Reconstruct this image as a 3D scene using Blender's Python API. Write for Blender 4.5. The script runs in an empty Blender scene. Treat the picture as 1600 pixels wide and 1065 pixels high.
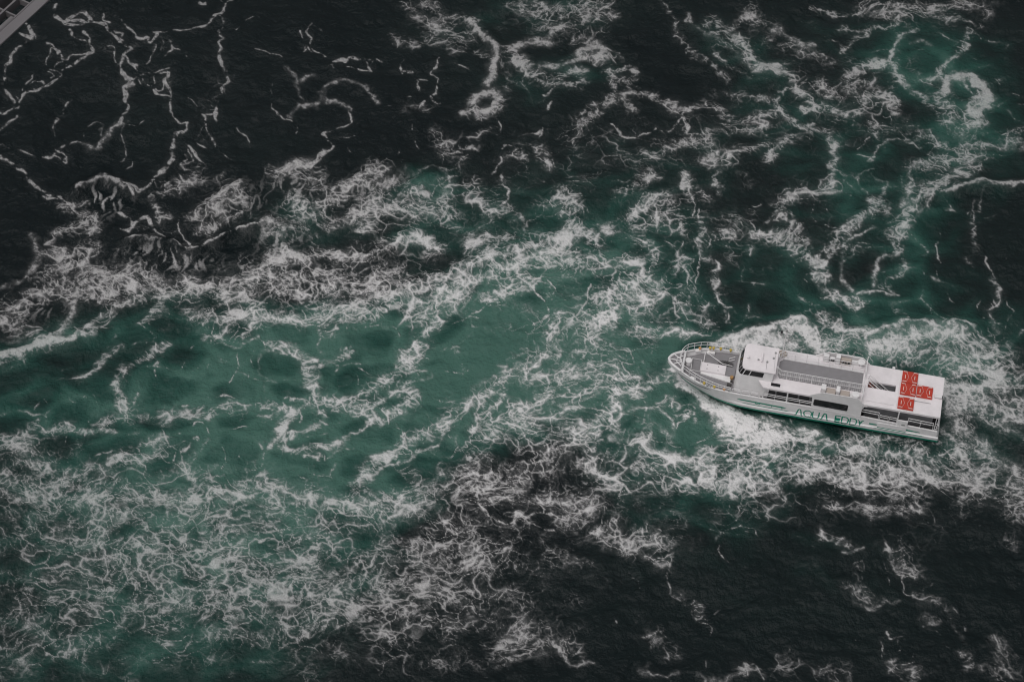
import bpy, bmesh, math, random
import numpy as np
from mathutils import Vector, Matrix
R=math.radians
random.seed(7)
S=bpy.context.scene; COL=S.collection
# ------------------------------------------------------------ camera, sky, sun, exposure
F=4100.; DEP=R(50.); PXM=17.; DIST=F/PXM          # focal length in photo pixels, dip of the view, scale at the centre
CAM=np.array([0.,-DIST*math.cos(DEP),DIST*math.sin(DEP)])
FW=np.array([0,math.cos(DEP),-math.sin(DEP)]); RT=np.array([1.,0,0]); UP=np.cross(RT,FW)
cd=bpy.data.cameras.new('camera'); cam=bpy.data.objects.new('camera',cd); COL.objects.link(cam)
cam.location=CAM; cam.rotation_euler=(math.pi/2-DEP,0,0)
cd.sensor_width=36; cd.lens=36*F/1600; cd.clip_start=1; cd.clip_end=5000
S.camera=cam
W=bpy.data.worlds.new('World'); S.world=W; W.use_nodes=True; nt=W.node_tree; nt.nodes.clear()
sky=nt.nodes.new('ShaderNodeTexSky'); sky.sky_type='NISHITA'; sky.sun_disc=False
SUN_EL,SUN_AZ=R(68),R(225)
sky.sun_elevation=SUN_EL; sky.sun_rotation=SUN_AZ; sky.air_density=1.6; sky.dust_density=4
hs=nt.nodes.new('ShaderNodeHueSaturation'); hs.inputs['Saturation'].default_value=.10
bg=nt.nodes.new('ShaderNodeBackground'); bg.inputs['Strength'].default_value=.10
out=nt.nodes.new('ShaderNodeOutputWorld')
nt.links.new(sky.outputs[0],hs.inputs['Color']); nt.links.new(hs.outputs[0],bg.inputs['Color']); nt.links.new(bg.outputs[0],out.inputs[0])
sl=bpy.data.lights.new('sun','SUN'); sl.energy=1.0; sl.angle=R(25); sl.color=(1,.975,.95)
so=bpy.data.objects.new('sun',sl); COL.objects.link(so)
sd=Vector((math.sin(SUN_AZ)*math.cos(SUN_EL),math.cos(SUN_AZ)*math.cos(SUN_EL),math.sin(SUN_EL)))
so.rotation_euler=sd.to_track_quat('Z','Y').to_euler(); so.location=(0,0,200)
S.view_settings.view_transform='Standard'; S.view_settings.look='None'; S.view_settings.gamma=1
S.cycles.filter_width=1.15; S.view_settings.use_curve_mapping=False; S.view_settings.exposure=-.25

def sea_point(x,y,z=0.):                            # where the ray of a photo pixel meets the level z
    d=FW*F+RT*(x-800)-UP*(y-532.5); t=(z-CAM[2])/d[2]; return CAM+d*t
def uv_of(x,y):
    p=sea_point(x,y); return np.array([p[0]*PXM,-p[1]*PXM])

# ------------------------------------------------------------ materials
def mat(name,col,rough=.5,metal=0,noise=0,nscale=6,spec=.5,bump=0,bscale=20):
    m=bpy.data.materials.new(name); m.use_nodes=True; t=m.node_tree; b=t.nodes['Principled BSDF']
    b.inputs['Base Color'].default_value=(*col,1); b.inputs['Roughness'].default_value=rough
    b.inputs['Metallic'].default_value=metal; b.inputs['Specular IOR Level'].default_value=spec
    if noise:
        tc=t.nodes.new('ShaderNodeTexCoord'); n=t.nodes.new('ShaderNodeTexNoise'); n.inputs['Scale'].default_value=nscale; n.inputs['Detail'].default_value=6
        n.inputs['Roughness'].default_value=.65
        r=t.nodes.new('ShaderNodeMapRange'); r.inputs['From Min'].default_value=.3; r.inputs['From Max'].default_value=.7
        r.inputs['To Min'].default_value=1-noise; r.inputs['To Max'].default_value=1+noise*.4
        mx=t.nodes.new('ShaderNodeVectorMath'); mx.operation='SCALE'; mx.inputs[0].default_value=col
        t.links.new(tc.outputs['Object'],n.inputs['Vector']); t.links.new(n.outputs['Fac'],r.inputs['Value'])
        t.links.new(r.outputs[0],mx.inputs['Scale']); t.links.new(mx.outputs[0],b.inputs['Base Color'])
    if bump:
        tc2=t.nodes.new('ShaderNodeTexCoord'); n2=t.nodes.new('ShaderNodeTexNoise'); n2.inputs['Scale'].default_value=bscale
        bp=t.nodes.new('ShaderNodeBump'); bp.inputs['Strength'].default_value=bump; bp.inputs['Distance'].default_value=.02
        t.links.new(tc2.outputs['Object'],n2.inputs['Vector']); t.links.new(n2.outputs['Fac'],bp.inputs['Height']); t.links.new(bp.outputs[0],b.inputs['Normal'])
    return m
WHITE=mat('white paint',(.77,.75,.755),.42,noise=.13,nscale=.9)
DECKW=mat('white deck paint',(.785,.735,.752),.6,noise=.13,nscale=.8)
GREYD=mat('grey deck coating',(.235,.225,.235),.8,noise=.10,nscale=2.2,bump=.1)
GREEN=mat('green hull paint',(.006,.23,.15),.4,noise=.1,nscale=4)
GLASS=mat('dark window glass',(.012,.012,.014),.12,spec=.5)
RUBBER=mat('black rubber',(.02,.02,.022),.7)
INNER=mat('dark grey cabin side',(.24,.24,.25),.55,noise=.25,nscale=1.2)
SMOKE=mat('smoked cabin window',(.07,.07,.074),.25)
FLOOR=mat('dark side deck',(.035,.033,.036),.8,noise=.2,nscale=2)
PIPE=mat('white painted pipe',(.78,.76,.765),.4)
RED=mat('faded red canvas',(.47,.040,.020),.7,noise=.22,nscale=3.5,bump=.35,bscale=9)
STRAP=mat('white webbing',(.72,.64,.60),.8)
ROPE=mat('dark wet rope',(.075,.07,.07),.9,noise=.3,nscale=18)
YEL=mat('yellow paint',(.56,.40,.06),.5,noise=.2,nscale=20)
ORG=mat('orange plastic',(.62,.30,.10),.5,noise=.2,nscale=14)
DRUM=mat('ochre drum',(.42,.24,.09),.6,noise=.3,nscale=9)
TAN=mat('beige casing',(.42,.36,.32),.6,noise=.1,nscale=4)
BROWN=mat('rust red stair tread',(.16,.045,.032),.7,noise=.3,nscale=8)
STEEL=mat('grey painted steel',(.15,.14,.147),.55,noise=.14,nscale=.6)
GALV=mat('galvanised steel',(.33,.33,.33),.5,metal=.3)

# ---- numpy sea-surface fields ----
def hash2(ix,iy,seed):
    h=(ix.astype(np.uint32)*np.uint32(374761393)+iy.astype(np.uint32)*np.uint32(668265263)+np.uint32(seed*974711+13))
    h=(h^(h>>np.uint32(13)))*np.uint32(1274126177)
    return h^(h>>np.uint32(16))
GA=np.linspace(0,2*np.pi,257)[:256]; GX=np.cos(GA).astype(np.float32); GY=np.sin(GA).astype(np.float32)
def perlin(x,y,seed=0):
    x0=np.floor(x); y0=np.floor(y); fx=(x-x0).astype(np.float32); fy=(y-y0).astype(np.float32)
    ix=x0.astype(np.int64); iy=y0.astype(np.int64)
    u=fx*fx*fx*(fx*(fx*6-15)+10); v=fy*fy*fy*(fy*(fy*6-15)+10)
    def g(dx,dy):
        k=hash2(ix+dx,iy+dy,seed)&np.uint32(255)
        return GX[k]*(fx-dx)+GY[k]*(fy-dy)
    a=g(0,0); a+=u*(g(1,0)-a); b=g(0,1); b+=u*(g(1,1)-b)
    return (a+v*(b-a))*1.5
def fbm(x,y,o,seed,gain=.5):
    s=0; a=1.; t=0
    for i in range(o):
        s=s+a*perlin(x*2**i+i*17.3,y*2**i-i*9.1,seed+i); t+=a; a*=gain
    return s/t
def worley(x,y,seed):
    ix=np.floor(x).astype(np.int64); iy=np.floor(y).astype(np.int64)
    f1=np.full(x.shape,9,np.float32); f2=f1.copy()
    for dx in(-1,0,1):
        for dy in(-1,0,1):
            h=hash2(ix+dx,iy+dy,seed)
            px=(h&np.uint32(1023)).astype(np.float32)/1023; py=((h>>np.uint32(10))&np.uint32(1023)).astype(np.float32)/1023
            d=np.hypot((ix+dx+px-x).astype(np.float32),(iy+dy+py-y).astype(np.float32))
            f2=np.minimum(f2,np.maximum(f1,d)); f1=np.minimum(f1,d)
    return f2-f1
def ss(a,b,x):
    t=np.clip((x-a)/(b-a),0,1); return t*t*(3-2*t)
def catmull(P,n=6):
    P=np.array(P,float)
    if len(P)<3: return P
    Q=np.vstack([2*P[0]-P[1],P,2*P[-1]-P[-2]]); out=[]
    t=np.linspace(0,1,n,endpoint=False)[:,None]
    for i in range(1,len(Q)-2):
        a,b,c,d=Q[i-1:i+3]
        out.append(.5*(2*b+(c-a)*t+(2*a-5*b+4*c-d)*t*t+(3*b-a-3*c+d)*t**3))
    out.append(P[-1:]); return np.vstack(out)
class Grid:
    def __init__(s,u0,v0,du,nu,nv):
        s.u0,s.v0,s.du,s.nu,s.nv=u0,v0,du,nu,nv
        s.u=(u0+du*np.arange(nu)).astype(np.float32); s.v=(v0+du*np.arange(nv)).astype(np.float32)
        s.U,s.V=np.meshgrid(s.u,s.v)
    def sample(s,F,U,V):
        x=np.clip((U-s.u0)/s.du,0,s.nu-1.001); y=np.clip((V-s.v0)/s.du,0,s.nv-1.001)
        i=x.astype(np.int32); j=y.astype(np.int32); fx=(x-i).astype(np.float32); fy=(y-j).astype(np.float32)
        a=F[j,i]; b=F[j,i+1]; c=F[j+1,i]; d=F[j+1,i+1]
        return (a*(1-fx)+b*fx)*(1-fy)+(c*(1-fx)+d*fx)*fy
    def stroke(s,F,P,w,st,power,T2=None):
        R=w*(2.2 if power==2 else 1.6)
        for k in range(len(P)-1):
            a,b=P[k],P[k+1]
            i0=int((min(a[0],b[0])-R-s.u0)/s.du); i1=int((max(a[0],b[0])+R-s.u0)/s.du)+2
            j0=int((min(a[1],b[1])-R-s.v0)/s.du); j1=int((max(a[1],b[1])+R-s.v0)/s.du)+2
            i0=max(i0,0); j0=max(j0,0); i1=min(i1,s.nu); j1=min(j1,s.nv)
            if i1<=i0 or j1<=j0: continue
            x=s.U[j0:j1,i0:i1]-a[0]; y=s.V[j0:j1,i0:i1]-a[1]
            d=b-a; L=max(d@d,1e-9); t=np.clip((x*d[0]+y*d[1])/L,0,1)
            q=((x-t*d[0])**2+(y-t*d[1])**2)/(w*w)
            f=(st if np.ndim(st)==0 else st[k])*np.exp(-q**(power/2))
            if T2 is not None:
                n=np.hypot(*d)+1e-9; c2=(d[0]*d[0]-d[1]*d[1])/n**2; s2=2*d[0]*d[1]/n**2
                T2[0][j0:j1,i0:i1]+=f*c2; T2[1][j0:j1,i0:i1]+=f*s2
            F[j0:j1,i0:i1]=np.maximum(F[j0:j1,i0:i1],f)
    def blob(s,F,x,y,rx,ry,rot,st):
        c,n=np.cos(np.radians(rot)),np.sin(np.radians(rot)); R=max(rx,ry)*2.2
        i0=max(int((x-R-s.u0)/s.du),0); i1=min(int((x+R-s.u0)/s.du)+2,s.nu)
        j0=max(int((y-R-s.v0)/s.du),0); j1=min(int((y+R-s.v0)/s.du)+2,s.nv)
        if i1<=i0 or j1<=j0: return
        dx=s.U[j0:j1,i0:i1]-x; dy=s.V[j0:j1,i0:i1]-y
        q=((dx*c+dy*n)/rx)**2+((-dx*n+dy*c)/ry)**2
        F[j0:j1,i0:i1]+=st*np.exp(-q)
# web density: x y rx ry rot strength (photo pixels of the sea plane)
WEB='''60 860 170 130 0 .42;240 900 150 120 0 .34;60 1020 160 80 0 .34;300 830 120 70 0 .3;450 860 140 70 -15 .3;
560 920 150 70 -20 .3;420 960 120 80 0 .3;680 850 90 60 -25 .3;620 960 150 80 0 .32;740 900 100 100 0 .26;790 1000 90 60 0 .16;
300 740 120 40 0 .25;120 770 90 50 0 .25;500 800 80 40 0 .2;760 720 80 60 0 .3;
850 700 110 60 -20 .22;950 740 120 70 0 .22;860 800 110 50 0 .17;1010 840 110 60 0 .12;1100 780 120 40 0 .26;
1300 740 180 50 10 .22;1450 760 120 50 15 .24;1180 740 80 40 0 .24;
870 600 120 70 -20 .28;980 560 70 50 0 .25;900 470 130 70 0 .28;1000 490 60 40 0 .25;
480 430 200 60 -5 .3;180 420 140 60 -25 .28;620 330 110 60 -10 .28;330 320 90 50 -20 .22;440 330 60 60 0 .2;
720 340 80 80 0 .22;820 330 80 90 0 .22;980 320 110 80 0 .22;1100 330 70 90 0 .22;900 230 120 60 0 .18;
1080 210 120 50 0 .2;1250 150 140 90 0 .25;1350 180 120 60 0 .2;1430 30 150 50 0 .2;1150 60 80 60 0 .18;
850 30 120 40 0 .2;700 50 80 50 0 .15;1300 380 110 80 0 .22;1330 320 70 50 0 .15;1180 390 60 60 0 .15;
1450 280 110 50 -20 .2;1420 130 90 70 0 .2;1450 560 160 60 0 .25;1540 650 90 110 0 .25;1240 540 100 40 0 .3;
350 460 120 40 -10 .2;600 470 160 40 -12 .24;250 560 200 50 -10 .1;520 600 140 60 0 .1;350 640 200 40 0 .14;620 600 60 40 -30 .15;
830 490 90 60 0 .12;950 1010 250 60 0 .07;1350 900 150 90 0 .1;1560 1040 90 60 0 .14;1250 1050 120 40 0 .12;830 1000 60 80 0 .12;900 880 120 60 0 .1;
1060 300 200 200 0 .06;1420 860 60 60 0 .1;200 60 150 60 0 .04;90 130 60 60 0 .03;180 110 190 130 0 .16;560 160 180 90 0 .13;330 180 120 80 0 .1'''
# aerated teal water: x y rx ry rot strength
TEAL='''200 600 300 60 -8 .62;420 590 180 80 -5 .6;560 640 220 90 -15 .55;780 540 160 90 -15 .75;880 500 120 80 0 .5;760 600 90 60 -30 .45;
960 560 110 60 0 .45;300 700 300 60 0 .5;560 720 120 60 -20 .4;480 790 180 60 0 .38;200 800 240 70 0 .3;120 900 220 120 0 .26;330 930 200 110 0 .3;
480 880 130 70 0 .25;80 1040 200 60 0 .2;300 1040 140 50 0 .2;240 480 160 34 -14 .3;420 505 180 26 -6 .45;600 500 160 30 -14 .4;60 545 100 26 -15 .4;
450 330 60 40 0 .28;480 370 60 40 0 .22;650 330 80 60 0 .38;670 290 40 30 0 .3;640 370 50 20 0 .25;740 350 70 70 0 .22;850 350 100 60 0 .3;
980 370 120 80 0 .4;1000 430 90 60 0 .3;1050 520 110 40 0 .42;1100 250 120 60 0 .16;900 250 120 80 0 .14;830 130 100 50 0 .25;920 105 50 30 0 .3;
860 20 140 40 0 .28;700 50 90 50 0 .15;1140 75 80 40 40 .35;1190 110 40 25 0 .35;1240 40 120 60 0 .14;1400 60 140 80 0 .25;1440 90 70 60 0 .45;1420 120 60 50 0 .3;
1230 170 90 50 0 .26;1290 180 90 40 0 .25;1510 160 70 70 0 .45;1540 180 60 60 30 .3;1500 210 50 30 0 .3;1350 240 110 40 0 .2;1460 260 110 50 0 .26;1560 240 80 50 0 .22;
1360 320 110 80 0 .36;1340 270 60 40 0 .25;1440 350 40 60 20 .4;1420 400 40 50 0 .3;1330 420 60 60 0 .2;1400 450 60 40 0 .25;1340 500 120 50 0 .35;1210 430 90 60 0 .24;1190 410 70 50 0 .16;
1480 460 160 100 0 .22;1540 380 120 120 0 .14;1540 80 90 60 0 .2;1270 290 80 40 0 .1;1200 490 60 30 0 .16;1240 400 160 200 0 .08;
1000 610 60 50 0 .5;940 640 110 80 0 .35;1080 690 60 50 0 .42;1020 650 50 40 0 .35;1000 740 130 60 0 .3;1180 730 90 40 0 .35;1080 800 140 40 0 .2;1120 660 60 40 0 .3;
1250 700 160 40 8 .2;1430 700 120 30 8 .2;1330 540 110 40 0 .35;1440 560 100 50 0 .4;1560 650 100 110 0 .3;1500 540 90 40 0 .25;1200 640 160 60 12 .3;1290 570 120 60 0 .4;
1030 450 60 30 0 .2;870 610 110 80 0 .35;800 660 80 60 0 .2;700 680 60 50 -30 .4;800 440 110 40 -10 .4;660 780 60 40 0 .25;
1200 285 62 34 0 -.1;1320 300 280 220 0 .09;1300 900 320 160 0 .10;900 950 250 110 0 .04;300 120 260 120 0 .035;790 735 120 46 -20 -.34;900 700 70 40 0 -.16;860 790 120 50 0 -.2;700 820 70 40 -30 -.2;1260 760 200 40 8 -.1;1175 480 55 36 0 -.14;1260 290 40 30 0 -.08;445 580 38 26 0 -.26;548 592 46 32 0 -.3;240 572 50 30 0 -.26;130 575 90 24 -8 -.2;682 565 16 60 25 -.22;1342 420 42 36 0 -.3;1402 255 36 22 0 -.24;
300 550 34 20 0 -.2;470 745 90 26 -10 -.2;600 700 60 20 -25 -.2;90 700 60 22 0 -.2;980 430 50 40 0 -.1;1080 660 34 40 0 -.1;1200 690 40 20 0 -.12;1500 410 100 70 0 -.12;930 540 50 40 0 -.1;
1060 870 160 60 0 .05;1350 900 120 80 0 .05;230 190 60 50 0 .06;420 230 90 50 0 .06'''
CREST='''14 .7 122,300 130,290 145,284 162,280 178,280 188,288 196,298
14 .6 200,380 215,374 236,376 265,382 296,392 325,383 352,367 404,354
18 .6 320,335 345,312 376,292
16 .5 405,355 420,350 445,362
18 .5 560,290 590,270 640,262
20 .5 640,300 690,270
16 .5 572,402 602,390 630,372
22 .5 650,445 710,428 800,392 880,368
18 .5 0,560 60,545 140,525
20 .6 1055,572 1075,600 1110,632 1150,650
20 .5 1150,525 1210,512 1250,502
20 .5 1352,528 1430,506 1522,518
18 .4 1430,310 1500,290 1600,288
18 .4 1080,44 1140,78 1200,112
16 .5 735,35 778,80 766,130
16 .4 910,84 940,90'''
STREAK='''158 312 34 20 .9;240 402 46 20 .8;300 410 40 18 .5;440 378 30 34 .8;462 296 40 26 .7;570 296 40 20 .5;380 320 30 30 .5;700 470 60 16 .4;60 480 40 18 .5'''
VIGNETTE='''850 560 620 380 .40;1280 600 380 200 .2;1150 660 200 120 .12;350 520 400 200 .1;1250 180 300 200 .08'''  # painted vignette, foam brightness blobs: x y rx ry strength
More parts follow.
